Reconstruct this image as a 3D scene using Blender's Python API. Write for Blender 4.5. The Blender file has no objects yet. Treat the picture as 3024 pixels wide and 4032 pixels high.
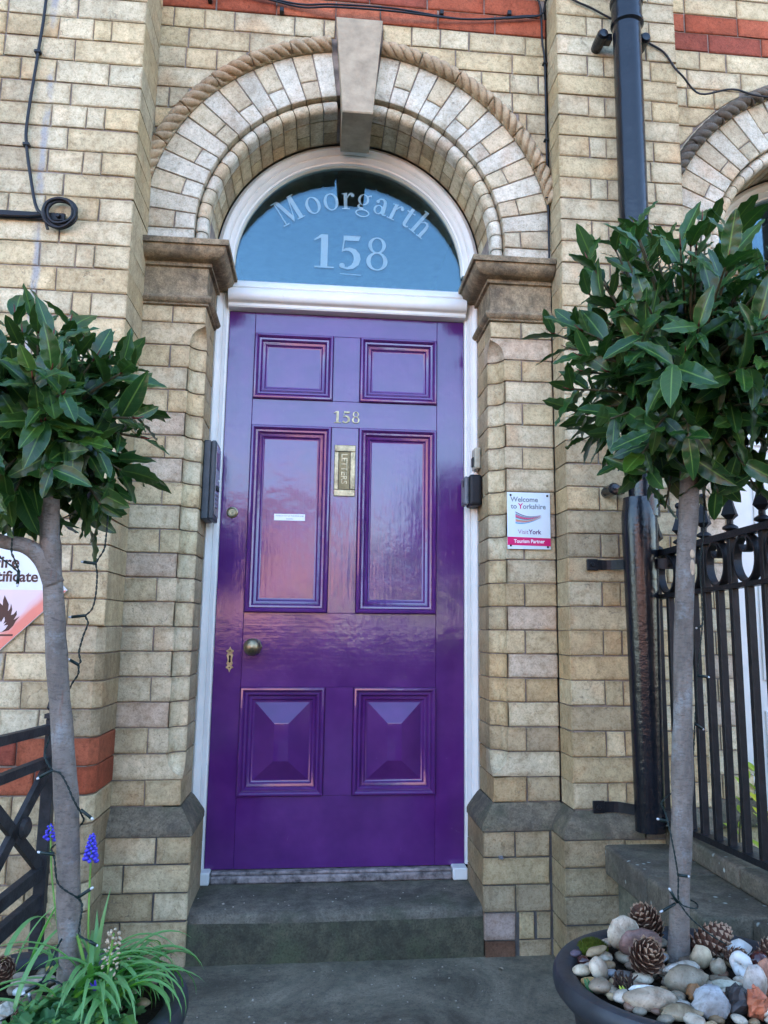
import bpy, math, random
from mathutils import Vector, Matrix, noise
from math import sin, cos, pi, radians, sqrt, atan2, tan
R = random.Random(7)
S = bpy.context.scene
COL = S.collection
# ---------------------------------------------------------------- camera
cam = bpy.data.objects.new('camera', bpy.data.cameras.new('camera'))
COL.objects.link(cam)
cam.location = (-0.0957, -2.9824, 1.1108)
cam.rotation_euler = (1.7341, -0.0095, -0.1089)
cam.data.sensor_fit = 'AUTO'; cam.data.sensor_width = 36
cam.data.lens = 3260 / 4032 * 36
cam.data.shift_x = -96.83 / 4032; cam.data.shift_y = -77.18 / 4032
cam.data.clip_start = 0.05; cam.data.clip_end = 600
S.camera = cam
# ---------------------------------------------------------------- daylight
SUN_EL, SUN_AZ = 34, 28        # the sun stands behind the house, the front is in open shade
W = bpy.data.worlds.new('World'); S.world = W; W.use_nodes = True
nt = W.node_tree; nt.nodes.clear()
sky = nt.nodes.new('ShaderNodeTexSky'); sky.sky_type = 'NISHITA'; sky.sun_disc = False
sky.sun_elevation = radians(SUN_EL); sky.sun_rotation = radians(SUN_AZ)
sky.air_density = 1.0; sky.dust_density = 0.2; sky.ozone_density = 2.4
bg = nt.nodes.new('ShaderNodeBackground'); bg.inputs[1].default_value = 0.13
out = nt.nodes.new('ShaderNodeOutputWorld')
nt.links.new(sky.outputs[0], bg.inputs[0]); nt.links.new(bg.outputs[0], out.inputs[0])
sun = bpy.data.objects.new('sun', bpy.data.lights.new('sun', 'SUN')); COL.objects.link(sun)
sun.data.energy = 5.0; sun.data.angle = radians(0.53); sun.data.color = (1.0, 0.9, 0.76)
sd = Vector((sin(radians(SUN_AZ)) * cos(radians(SUN_EL)), cos(radians(SUN_AZ)) * cos(radians(SUN_EL)), sin(radians(SUN_EL))))
sun.rotation_euler = sd.to_track_quat('Z', 'Y').to_euler()
vs = S.view_settings
vs.view_transform = 'Standard'; vs.look = 'None'; vs.gamma = 1; vs.use_curve_mapping = False
vs.exposure = 3.32
# ---------------------------------------------------------------- helpers
WP = {}
def wloc(p): return WP.get(p, Vector((0, 0, 0))) if p else Vector((0, 0, 0))
def thing(name, label, cat, loc=(0, 0, 0), group=None):
    o = bpy.data.objects.new(name, None); COL.objects.link(o)
    o.empty_display_size = 0.05
    o.location = loc; WP[o] = Vector(loc); o['label'] = label; o['category'] = cat
    if group: o['group'] = group
    return o
def tag(o, label, cat, group=None):
    o['label'] = label; o['category'] = cat
    if group: o['group'] = group
    return o
def kid(name, me, parent, loc, rot=None, color=None, scale=None):
    o = bpy.data.objects.new(name, me); COL.objects.link(o)
    WP[o] = Vector(loc)
    if parent: o.parent = parent
    o.location = Vector(loc) - wloc(parent)
    if rot is not None: o.rotation_euler = rot
    if scale is not None: o.scale = scale
    if color is not None: o.color = (*color[:3], 1)
    return o
def mkmesh(name, vf, mat, smooth=False):
    me = bpy.data.meshes.new(name); me.from_pydata([tuple(v) for v in vf[0]], [], vf[1])
    me.materials.append(mat)
    if smooth: me.polygons.foreach_set('use_smooth', [True] * len(me.polygons))
    me.update(); return me
def fixn(me):
    import bmesh
    b = bmesh.new(); b.from_mesh(me); bmesh.ops.recalc_face_normals(b, faces=b.faces); b.to_mesh(me); b.free(); me.update()
def obj(name, vf, mat, parent=None, smooth=False, color=None, origin=None, fix=True, auto=None):
    V = [Vector(v) for v in vf[0]]
    if origin is None:
        lo = [min(v[i] for v in V) for i in range(3)]; hi = [max(v[i] for v in V) for i in range(3)]
        origin = Vector([(a + b) / 2 for a, b in zip(lo, hi)])
    origin = Vector(origin)
    me = mkmesh(name, ([v - origin for v in V], vf[1]), mat, smooth)
    if fix: fixn(me)
    if auto:
        me.polygons.foreach_set('use_smooth', [True] * len(me.polygons)); me.set_sharp_from_angle(angle=radians(auto))
    return kid(name, me, parent, origin, color=color)
def join(*parts):
    V, F = [], []
    for v, f in parts:
        n = len(V); V += list(v); F += [tuple(i + n for i in q) for q in f]
    return V, F
def box(x0, x1, y0, y1, z0, z1):
    v = [(x, y, z) for z in (z0, z1) for y in (y0, y1) for x in (x0, x1)]
    return v, [(0, 2, 3, 1), (4, 5, 7, 6), (0, 1, 5, 4), (1, 3, 7, 5), (3, 2, 6, 7), (2, 0, 4, 6)]
def bbox(x0, x1, y0, y1, z0, z1, b=0.003, seg=1):
    import bmesh
    bm = bmesh.new(); v, f = box(x0, x1, y0, y1, z0, z1)
    vs_ = [bm.verts.new(p) for p in v]
    for q in f: bm.faces.new([vs_[i] for i in q])
    bmesh.ops.bevel(bm, geom=bm.edges[:], offset=b, segments=seg, affect='EDGES', profile=0.5)
    bm.verts.index_update(); r = ([p.co.copy() for p in bm.verts], [tuple(p.index for p in q.verts) for q in bm.faces]); bm.free()
    return r
def xf(vf, m): return [m @ Vector(v) for v in vf[0]], vf[1]
def tube(path, r, seg=8, cap=True):
    P = [Vector(p) for p in path]; n = len(P)
    rr = r if callable(r) else (lambda t: r)
    V, F = [], []
    up = None
    for i, p in enumerate(P):
        d = (P[min(i + 1, n - 1)] - P[max(i - 1, 0)]).normalized()
        if up is None:
            a = Vector((0, 0, 1)) if abs(d.z) < 0.9 else Vector((1, 0, 0)); up = (a - d * a.dot(d)).normalized()
        else:
            up = up - d * up.dot(d)
            up = up.normalized() if up.length > 1e-6 else Vector((1, 0, 0))
        s = d.cross(up); q = rr(i / max(1, n - 1))
        for k in range(seg):
            a = 2 * pi * k / seg; V.append(p + (up * cos(a) + s * sin(a)) * q)
    for i in range(n - 1):
        for k in range(seg):
            k2 = (k + 1) % seg; F.append((i * seg + k, i * seg + k2, (i + 1) * seg + k2, (i + 1) * seg + k))
    if cap: F.append(tuple(range(seg))[::-1]); F.append(tuple((n - 1) * seg + k for k in range(seg)))
    return V, F
def smoothpath(pts, n=6):
    P = [Vector(p) for p in pts]; o = []
    for i in range(len(P) - 1):
        p0 = P[max(i - 1, 0)]; p1 = P[i]; p2 = P[i + 1]; p3 = P[min(i + 2, len(P) - 1)]
        for k in range(n):
            t = k / n
            o.append(0.5 * ((2 * p1) + (p2 - p0) * t + (2 * p0 - 5 * p1 + 4 * p2 - p3) * t * t + (3 * p1 - p0 - 3 * p2 + p3) * t ** 3))
    o.append(P[-1]); return o
def lathe(prof, c=(0, 0, 0), seg=24, axis='z'):
    V, F = [], []
    for r, z in prof:
        for k in range(seg):
            a = 2 * pi * k / seg
            x, y = r * cos(a), r * sin(a)
            p = (x, y, z) if axis == 'z' else ((x, z, y) if axis == 'y' else (z, x, y))
            V.append((c[0] + p[0], c[1] + p[1], c[2] + p[2]))
    for i in range(len(prof) - 1):
        for k in range(seg):
            k2 = (k + 1) % seg; F.append((i * seg + k, i * seg + k2, (i + 1) * seg + k2, (i + 1) * seg + k))
    if prof[0][0] > 1e-5: F.append(tuple(range(seg))[::-1])
    if prof[-1][0] > 1e-5: F.append(tuple((len(prof) - 1) * seg + k for k in range(seg)))
    return V, F
def loft(rows, closed=False, caps=False):
    n = len(rows[0]); V = [p for r in rows for p in r]; F = []
    m = n if closed else n - 1
    for i in range(len(rows) - 1):
        for k in range(m):
            k2 = (k + 1) % n; F.append((i * n + k, i * n + k2, (i + 1) * n + k2, (i + 1) * n + k))
    if caps: F.append(tuple(range(n))[::-1]); F.append(tuple((len(rows) - 1) * n + k for k in range(n)))
    return V, F
def prism(poly, y0, y1, b=0.0025):
    # polygon in x,z, front at y0 with a small bevel, back at y1
    n = len(poly); cx = sum(p[0] for p in poly) / n; cz = sum(p[1] for p in poly) / n
    def ins(p):
        d = Vector((cx - p[0], cz - p[1])); l = d.length or 1; return (p[0] + d.x / l * b * 1.3, p[1] + d.y / l * b * 1.3)
    V = [(*ins(p)[:1], y0, ins(p)[1]) for p in poly] + [(p[0], y0 + b, p[1]) for p in poly] + [(p[0], y1, p[1]) for p in poly]
    F = [tuple(range(n))] + [(i, (i + 1) % n, n + (i + 1) % n, n + i) for i in range(n)] + [(n + i, n + (i + 1) % n, 2 * n + (i + 1) % n, 2 * n + i) for i in range(n)]
    F.append(tuple(2 * n + i for i in range(n))[::-1]); return V, F
def extr(poly, z0, z1, b=0.0025):
    # polygon in x,y extruded in z, with small bevel at the two ends
    n = len(poly); cx = sum(p[0] for p in poly) / n; cy = sum(p[1] for p in poly) / n
    def ins(p):
        d = Vector((cx - p[0], cy - p[1])); l = d.length or 1; return (p[0] + d.x / l * b * 1.2, p[1] + d.y / l * b * 1.2)
    rows = [[(*ins(p), z0) for p in poly], [(*p, z0 + b) for p in poly], [(*p, z1 - b) for p in poly], [(*ins(p), z1) for p in poly]]
    return loft(rows, closed=True, caps=True)
# ---------------------------------------------------------------- materials
class NT:
    def __init__(s, name):
        s.m = bpy.data.materials.new(name); s.m.use_nodes = True; s.t = s.m.node_tree; s.t.nodes.clear()
        s.out = s.n('ShaderNodeOutputMaterial'); s.b = s.n('ShaderNodeBsdfPrincipled'); s.l(s.b.outputs[0], s.out.inputs[0])
        s.tc = s.n('ShaderNodeTexCoord'); s.oi = None
    def n(s, t, **k):
        x = s.t.nodes.new(t)
        for a, b in k.items(): setattr(x, a, b)
        return x
    def l(s, a, b): s.t.links.new(a, b)
    def coord(s, scale=(1, 1, 1), rand=True):
        mp = s.n('ShaderNodeMapping'); mp.inputs['Scale'].default_value = scale; s.l(s.tc.outputs['Object'], mp.inputs[0])
        if rand:
            if not s.oi: s.oi = s.n('ShaderNodeObjectInfo')
            mu = s.n('ShaderNodeMath', operation='MULTIPLY'); mu.inputs[1].default_value = 91.7; s.l(s.oi.outputs['Random'], mu.inputs[0])
            cb = s.n('ShaderNodeCombineXYZ')
            for i in range(3): s.l(mu.outputs[0], cb.inputs[i])
            s.l(cb.outputs[0], mp.inputs['Location'])
        return mp.outputs[0]
    def pos(s, scale=(1, 1, 1)):
        g = s.n('ShaderNodeNewGeometry'); mp = s.n('ShaderNodeMapping'); mp.inputs['Scale'].default_value = scale; s.l(g.outputs['Position'], mp.inputs[0]); return mp.outputs[0]
    def noise(s, c, scale, detail=4, rough=0.6, dist=0.0):
        x = s.n('ShaderNodeTexNoise'); x.inputs['Scale'].default_value = scale; x.inputs['Detail'].default_value = detail
        x.inputs['Roughness'].default_value = rough; x.inputs['Distortion'].default_value = dist; s.l(c, x.inputs['Vector']); return x.outputs['Fac']
    def vor(s, c, scale, feature='F1', rnd=1):
        x = s.n('ShaderNodeTexVoronoi', feature=feature); x.inputs['Scale'].default_value = scale; x.inputs['Randomness'].default_value = rnd; s.l(c, x.inputs['Vector']); return x.outputs['Distance']
    def ramp(s, f, stops):
        r = s.n('ShaderNodeValToRGB'); e = r.color_ramp.elements
        while len(e) < len(stops): e.new(0.5)
        for q, (p, c) in zip(e, stops):
            q.position = p; q.color = (c, c, c, 1) if not hasattr(c, '__len__') else (*c[:3], 1)
        s.l(f, r.inputs[0]); return r.outputs[0]
    def mix(s, f, a, b, mode='MIX'):
        x = s.n('ShaderNodeMix', data_type='RGBA', blend_type=mode)
        for sock, val in ((x.inputs[0], f), (x.inputs[6], a), (x.inputs[7], b)):
            if hasattr(val, 'is_linked'): s.l(val, sock)
            elif hasattr(val, '__len__'): sock.default_value = (*val[:3], 1)
            else: sock.default_value = val
        return x.outputs[2]
    def math(s, op, a, b=0.0):
        x = s.n('ShaderNodeMath', operation=op)
        for sock, val in ((x.inputs[0], a), (x.inputs[1], b)):
            if hasattr(val, 'is_linked'): s.l(val, sock)
            else: sock.default_value = val
        return x.outputs[0]
    def bump(s, h, strength=0.3, dist=0.002, prev=None):
        b = s.n('ShaderNodeBump'); b.inputs['Strength'].default_value = strength; b.inputs['Distance'].default_value = dist
        s.l(h, b.inputs['Height'])
        if prev is not None: s.l(prev, b.inputs['Normal'])
        return b.outputs[0]
    def fin(s, color=None, rough=None, normal=None, **k):
        for key, v in (('Base Color', color), ('Roughness', rough), ('Normal', normal)):
            if v is None: continue
            if hasattr(v, 'is_linked'): s.l(v, s.b.inputs[key])
            elif hasattr(v, '__len__'): s.b.inputs[key].default_value = (*v[:3], 1)
            else: s.b.inputs[key].default_value = v
        for a, b in k.items(): s.b.inputs[a.replace('_', ' ')].default_value = b
        return s.m
    def objcol(s):
        if not s.oi: s.oi = s.n('ShaderNodeObjectInfo')
        return s.oi.outputs['Color']

def mat_brick(name, pit=0.5, crack=0.5, grime=1.0, fixed=None, smear=False):
    t = NT(name); c = t.coord(); base = t.objcol() if fixed is None else None
    a = t.noise(c, 9, 5, 0.65); f = t.noise(c, 70, 4, 0.7); col = fixed if fixed else base
    col = t.mix(t.ramp(a, [(0.3, 0.0), (0.7, 1.0)]), t.mix(1.0, col, (0.78, 0.77, 0.75), 'MULTIPLY'), t.mix(1.0, col, (1.10, 1.09, 1.06), 'MULTIPLY'))
    bl = t.noise(c, 30, 6, 0.75)
    col = t.mix(t.ramp(bl, [(0.36, 1.0), (0.50, 0.0)]), col, t.mix(1.0, col, (0.80, 0.77, 0.72), 'MULTIPLY'))
    col = t.mix(t.ramp(bl, [(0.54, 0.0), (0.68, 1.0)]), col, t.mix(1.0, col, (1.14, 1.13, 1.12), 'MULTIPLY'))
    st = t.noise(c, 5, 2, 0.5, 0.4)
    col = t.mix(t.ramp(st, [(0.57, 0.0), (0.74, 0.55)]), col, t.mix(1.0, col, (1.05, 0.82, 0.68), 'MULTIPLY'))
    col = t.mix(t.ramp(f, [(0.34, 0.55), (0.5, 0.0)]), col, t.mix(1.0, col, (0.60, 0.58, 0.55), 'MULTIPLY'))
    # soot and rain streaks that run over many bricks
    g = t.noise(t.pos((2.2, 2.2, 0.75)), 1.6, 6, 0.68)
    col = t.mix(t.ramp(g, [(0.46, 0.0), (0.68, 0.6 * grime)]), col, t.mix(1.0, col, (0.54, 0.51, 0.47), 'MULTIPLY'))
    # dirt that has gathered along the edges of each brick
    sp = t.n('ShaderNodeSeparateXYZ'); t.l(t.tc.outputs['Generated'], sp.inputs[0])
    e = []
    for i in (0, 2): e.append(t.math('SUBTRACT', 0.5, t.math('ABSOLUTE', t.math('SUBTRACT', sp.outputs[i], 0.5))))
    ed = t.math('MINIMUM', t.math('MULTIPLY', e[0], 2.2), e[1]); ed = t.math('ADD', ed, t.math('MULTIPLY', t.math('SUBTRACT', t.noise(c, 34, 4, 0.7), 0.5), 0.55))
    col = t.mix(t.ramp(ed, [(0.02, 0.62), (0.20, 0.0)]), col, t.mix(1.0, col, (0.62, 0.57, 0.50), 'MULTIPLY'))
    if smear:
        gp = t.n('ShaderNodeSeparateXYZ'); t.l(t.pos(), gp.inputs[0])
        wob = t.math('MULTIPLY', t.math('SUBTRACT', t.noise(t.pos((1, 1, 1)), 5, 3), 0.5), 0.05)
        dx = t.math('ABSOLUTE', t.math('ADD', t.math('ADD', gp.outputs[0], 1.072), wob))
        sm = t.math('MULTIPLY', t.ramp(dx, [(0.006, 1.0), (0.016, 0.0)]), t.ramp(t.noise(t.pos((1, 1, .5)), 9, 4, 0.7), [(0.42, 0.0), (0.54, 0.85)]))
        col = t.mix(sm, col, (0.30, 0.30, 0.30))
    # dark pits
    p1 = t.vor(c, 62); pm = t.noise(c, 11, 2)
    pits = t.math('MULTIPLY', t.ramp(p1, [(0.07, 1.0), (0.16, 0.0)]), t.ramp(pm, [(0.54, 0.0), (0.62, pit)]))
    col = t.mix(pits, col, (0.07, 0.055, 0.045))
    # hairline cracks
    w = t.n('ShaderNodeVectorMath', operation='ADD'); nz = t.n('ShaderNodeTexNoise'); nz.inputs['Scale'].default_value = 30; nz.inputs['Detail'].default_value = 4
    t.l(c, nz.inputs['Vector']); sc = t.n('ShaderNodeVectorMath', operation='SCALE'); sc.inputs['Scale'].default_value = 0.075; t.l(nz.outputs['Color'], sc.inputs[0])
    t.l(c, w.inputs[0]); t.l(sc.outputs[0], w.inputs[1])
    cr = t.vor(w.outputs[0], 13, 'DISTANCE_TO_EDGE')
    cm = t.noise(c, 16, 2)
    crk = t.math('MULTIPLY', t.ramp(cr, [(0.006, 1.0), (0.022, 0.0)]), t.ramp(cm, [(0.60, 0.0), (0.66, crack)]))
    col = t.mix(crk, col, (0.11, 0.09, 0.07))
    gr = t.noise(c, 150, 4, 0.85)
    col = t.mix(t.ramp(gr, [(0.36, 0.60), (0.50, 0.0)]), col, t.mix(1.0, col, (0.50, 0.47, 0.43), 'MULTIPLY'))
    h = t.math('SUBTRACT', t.math('ADD', t.math('ADD', f, t.math('MULTIPLY', gr, 0.7)), t.math('MULTIPLY', a, 1.4)), t.math('ADD', t.math('MULTIPLY', pits, 1.5), t.math('MULTIPLY', crk, 1.2)))
    nb = t.bump(h, 0.75, 0.0026)
    return t.fin(col, 0.85, nb, Specular_IOR_Level=0.25)
BRICK = mat_brick('cream_brick'); BRICKL = mat_brick('cream_brick_with_cement_smear', smear=True)
REDB = mat_brick('red_brick', 0.4, 0.3, 0.8)
def mat_plain(name, col, rough=0.6, var=0.25, scale=12, bump=0.3, bs=60, bd=0.002, spec=0.3, dark=0.4, metal=0.0, pos=False, **k):
    t = NT(name); c = t.pos() if pos else t.coord()
    a = t.noise(c, scale, 5, 0.65); f = t.noise(c, bs, 4, 0.7)
    d = tuple(x * (1 - dark) for x in col); l = tuple(min(1, x * (1 + var)) for x in col)
    cc = t.mix(t.ramp(a, [(0.3, 0.0), (0.72, 1.0)]), d, l)
    return t.fin(cc, rough, t.bump(t.math('ADD', f, a), bump, bd), Specular_IOR_Level=spec, Metallic=metal, **k)
MORTAR = mat_plain('mortar', (0.27, 0.22, 0.185), 0.95, 0.3, 14, 0.8, 90, 0.003, 0.1, 0.6)
MORTAR_D = mat_plain('dark_mortar', (0.11, 0.10, 0.09), 0.95, 0.5, 10, 0.8, 90, 0.003, 0.1)
def mat_stone(name, col, soot=0.6, soot_col=(0.045, 0.04, 0.03), sc=5.0, spec=0.2, rough=0.85, lich=0.0, green=0.0):
    t = NT(name); c = t.coord(); a = t.noise(c, sc, 6, 0.72, 0.6); f = t.noise(c, 150, 4, 0.8); b2 = t.noise(c, sc * 5, 5, 0.7)
    cc = t.mix(t.ramp(b2, [(0.32, 0.0), (0.68, 1.0)]), tuple(x * 0.62 for x in col), tuple(x * 1.32 for x in col))
    cc = t.mix(t.ramp(a, [(0.44, 0.0), (0.62, soot)]), cc, soot_col)
    if green:
        gn = t.noise(c, sc * 1.3, 4, 0.6); cc = t.mix(t.ramp(gn, [(0.50, 0.0), (0.66, green)]), cc, (0.075, 0.085, 0.045))
    cc = t.mix(t.ramp(f, [(0.36, 0.6), (0.50, 0.0)]), cc, tuple(x * 0.3 for x in col))
    cc = t.mix(t.ramp(f, [(0.60, 0.0), (0.74, 0.5)]), cc, tuple(min(1, x * 2.1) for x in col))
    if lich:
        v = t.vor(c, 30); m2 = t.noise(c, 5, 3)
        cc = t.mix(t.math('MULTIPLY', t.ramp(v, [(0.10, 1.0), (0.22, 0.0)]), t.ramp(m2, [(0.52, 0.0), (0.60, lich)])), cc, (0.36, 0.38, 0.33))
    return t.fin(cc, rough, t.bump(t.math('ADD', f, b2), 0.8, 0.003), Specular_IOR_Level=spec)
SANDSTONE = mat_stone('weathered_sandstone', (0.30, 0.225, 0.135), 0.72, (0.06, 0.05, 0.038), 7)
KEYST = mat_plain('keystone_sandstone', (0.40, 0.315, 0.215), 0.85, 0.14, 16, 0.7, 110, 0.002, 0.2, 0.34)
PLINTH = mat_stone('plinth_stone', (0.175, 0.142, 0.095), 0.6, (0.055, 0.05, 0.042), 7, lich=0.35, green=0.5)
STEPM = mat_stone('doorstep_stone', (0.155, 0.132, 0.098), 0.65, (0.045, 0.042, 0.033), 5, green=0.45)
STEPR = mat_stone('dark_step_riser', (0.085, 0.078, 0.05), 0.6, (0.03, 0.03, 0.022), 7, green=0.7)  # darker, greener stone colour for the riser faces
COPE = mat_stone('coping_stone', (0.145, 0.12, 0.085), 0.6, (0.055, 0.048, 0.038), 5, lich=0.9, green=0.4)
def mat_ground():
    t = NT('path_concrete'); c = t.pos(); a = t.noise(c, 3.2, 6, 0.75, 0.8); f = t.noise(c, 120, 4, 0.8); g = t.noise(c, 15, 5, 0.7)
    cc = t.mix(t.ramp(a, [(0.36, 0.0), (0.64, 1.0)]), (0.075, 0.064, 0.043), (0.25, 0.212, 0.145))
    cc = t.mix(t.ramp(g, [(0.50, 0.0), (0.66, 0.6)]), cc, (0.095, 0.092, 0.06))
    cc = t.mix(t.ramp(f, [(0.36, 0.6), (0.50, 0.0)]), cc, (0.05, 0.046, 0.038)); cc = t.mix(t.ramp(f, [(0.62, 0.0), (0.75, 0.5)]), cc, (0.36, 0.33, 0.27))
    sp = t.vor(c, 34); cc = t.mix(t.ramp(sp, [(0.03, 0.8), (0.06, 0.0)]), cc, (0.30, 0.29, 0.26))
    return t.fin(cc, 0.8, t.bump(t.math('ADD', f, t.math('MULTIPLY', g, 2.0)), 0.7, 0.004), Specular_IOR_Level=0.3)
GROUND = mat_ground()
def mat_white(name='white_gloss_paint', col=(0.77, 0.755, 0.70)):
    t = NT(name); c = t.coord(); a = t.noise(c, 7, 4); f = t.noise(t.coord((60, 60, 6)), 1.2, 3)
    cc = t.mix(t.ramp(a, [(0.35, 0.0), (0.7, 1.0)]), tuple(x * 0.88 for x in col), col)
    dirt = t.noise(c, 22, 5, 0.7); cc = t.mix(t.ramp(dirt, [(0.64, 0.0), (0.76, 0.45)]), cc, (0.36, 0.33, 0.28))
    return t.fin(cc, 0.38, t.bump(t.math('ADD', f, t.math('MULTIPLY', dirt, 0.6)), 0.25, 0.002), Specular_IOR_Level=0.45)
WHITE = mat_white(); CREAMP = mat_white('cream_gloss_paint', (0.70, 0.66, 0.52))
def mat_purple(name, grain):
    t = NT(name); g1 = t.noise(t.coord(grain), 1.0, 4, 0.6); c = t.coord(); wv = t.noise(c, 26, 4, 0.6, 0.4); lo = t.noise(c, 6, 3)
    cc = t.mix(t.ramp(lo, [(0.35, 0.0), (0.7, 1.0)]), (0.068, 0.014, 0.112), (0.098, 0.021, 0.148))
    wear = t.noise(t.coord(tuple(x * 1.6 for x in grain)), 1.0, 5, 0.7)
    cc = t.mix(t.ramp(wear, [(0.70, 0.0), (0.80, 0.25)]), cc, (0.10, 0.035, 0.20))
    sf = t.noise(t.coord((18, 18, 7)), 1.5, 6, 0.8, 1.5); cc = t.mix(t.ramp(sf, [(0.66, 0.0), (0.70, 0.35)]), cc, (0.20, 0.12, 0.24))
    msk = t.ramp(lo, [(0.42, 0.15), (0.62, 1.0)])
    n1 = t.bump(g1, 0.30 if grain[2] < 20 else 0.14, 0.0016); n2 = t.bump(t.math('MULTIPLY', wv, msk), 0.34, 0.0022, n1)
    rg = t.ramp(lo, [(0.3, 0.13), (0.75, 0.24)])
    t.l(n2, t.b.inputs['Coat Normal'])
    return t.fin(cc, rg, n2, Specular_IOR_Level=0.3, IOR=1.45, Coat_Weight=0.9, Coat_IOR=1.48, Coat_Roughness=0.08)
PURV = mat_purple('purple_gloss_upright', (85, 85, 5)); PURH = mat_purple('purple_gloss_level', (5, 85, 85))
def mat_glass():
    t = NT('window_glass'); t.t.nodes.remove(t.b)
    g = t.n('ShaderNodeBsdfGlossy'); g.inputs['Roughness'].default_value = 0.0; g.inputs['Color'].default_value = (0.62, 0.88, 1.0, 1)   # mirrored sky made bluer by tinting the gloss colour
    tr = t.n('ShaderNodeBsdfTransparent'); tr.inputs[0].default_value = (0.86, 0.9, 0.9, 1)
    fr = t.n('ShaderNodeFresnel'); fr.inputs[0].default_value = 1.5
    mx = t.n('ShaderNodeMixShader'); t.l(fr.outputs[0], mx.inputs[0]); t.l(tr.outputs[0], mx.inputs[1]); t.l(g.outputs[0], mx.inputs[2]); t.l(mx.outputs[0], t.out.inputs[0])
    w = t.noise(t.coord(rand=False), 3.0, 1); t.l(t.bump(w, 0.05, 0.004), g.inputs['Normal'])
    return t.m
GLASS = mat_glass()
LETTER = mat_plain('frosted_vinyl', (0.50, 0.54, 0.55), 0.6, 0.1, 30, 0.05, 100, 0.001, 0.3, 0.1)
BLACKP = mat_plain('black_gloss_pipe_paint', (0.007, 0.008, 0.011), 0.19, 0.3, 12, 0.5, 45, 0.003, 0.40)
IRON = mat_plain('black_iron_paint', (0.009, 0.0095, 0.011), 0.40, 0.6, 30, 0.5, 120, 0.0016, 0.22)
IRONB = mat_plain('weathered_black_iron', (0.020, 0.020, 0.021), 0.5, 0.8, 25, 0.6, 90, 0.002, 0.2)
CABLE = mat_plain('black_cable_sheath', (0.012, 0.012, 0.014), 0.45, 0.2, 30, 0.1, 100)
GREENW = mat_plain('dark_green_wire', (0.006, 0.018, 0.016), 0.4, 0.2, 30, 0.1, 100)
BULBT = mat_plain('clear_bulb_tip', (0.55, 0.57, 0.58), 0.12, 0.1, 30, 0.05, 100, spec=0.8)
PLASTIC = mat_plain('black_pot_plastic', (0.020, 0.022, 0.026), 0.48, 0.9, 9, 0.35, 60, 0.0015, 0.4)
SOIL = mat_plain('potting_soil', (0.022, 0.016, 0.011), 0.95, 0.8, 30, 1.0, 60, 0.008, 0.1)
BRASS = mat_plain('tarnished_brass', (0.34, 0.29, 0.18), 0.42, 0.35, 40, 0.3, 90, 0.001, 0.5, 0.6, 1.0)
BRASSD = mat_plain('dark_brass', (0.16, 0.13, 0.07), 0.45, 0.3, 26, 0.2, 60, 0.001, 0.5, 0.5, 1.0)
DARK = mat_plain('hall_dark', (0.05, 0.045, 0.04), 0.9)
HOLE = mat_plain('keyhole_dark', (0.004, 0.004, 0.004), 0.9)
GREYP = mat_plain('grey_intercom_shell', (0.050, 0.056, 0.062), 0.42, 0.2, 20, 0.15, 140, 0.0008)
STEEL = mat_plain('brushed_steel', (0.42, 0.40, 0.44), 0.22, 0.1, 20, 0.1, 100, 0.0005, 0.5, 0.2, 1.0)
BLACKR = mat_plain('black_rubber', (0.014, 0.014, 0.015), 0.5)
GREYK = mat_plain('grey_keysafe_face', (0.16, 0.165, 0.175), 0.4)
IVORY = mat_plain('ivory_plastic', (0.48, 0.44, 0.32), 0.4)
SIGNW = mat_plain('sign_white', (0.66, 0.74, 0.77), 0.14, 0.06, 6, 0.05, 20, 0.001, 0.5, 0.08)
FIREW = mat_plain('fire_sign_white', (0.66, 0.70, 0.72), 0.3, 0.05, 6, 0.05, 60, 0.001, 0.4, 0.1)
def flat(name, col, rough=0.35, spec=0.4): return NT(name).fin(col, rough, None, Specular_IOR_Level=spec)
MAGENTA = flat('sign_magenta', (0.62, 0.012, 0.13)); GREYT = flat('sign_grey', (0.20, 0.23, 0.25)); WHT = flat('print_white', (0.8, 0.8, 0.8))
PURT = flat('print_purple', (0.14, 0.05, 0.15)); INK = flat('print_black', (0.035, 0.012, 0.010)); BLU = flat('print_blue', (0.02, 0.30, 0.50)); TEAL = flat('print_teal', (0.12, 0.50, 0.50))
ORG = flat('print_orange', (0.62, 0.20, 0.04)); PINKP = flat('print_pink', (0.66, 0.06, 0.16)); MAUV = flat('print_mauve', (0.30, 0.12, 0.24))
def mat_fire():
    t = NT('faded_fire_sign_red'); c = t.tc.outputs['UV']; sp = t.n('ShaderNodeSeparateXYZ'); t.l(c, sp.inputs[0])
    n = t.noise(c, 3.0, 3); f = t.math('ADD', sp.outputs[0], t.math('MULTIPLY', t.math('SUBTRACT', n, 0.5), 0.5))
    cc = t.mix(t.ramp(f, [(0.30, 0.0), (0.62, 1.0)]), (0.66, 0.19, 0.14), (0.66, 0.52, 0.53))
    return t.fin(cc, 0.3)
FIRER = mat_fire()
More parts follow.
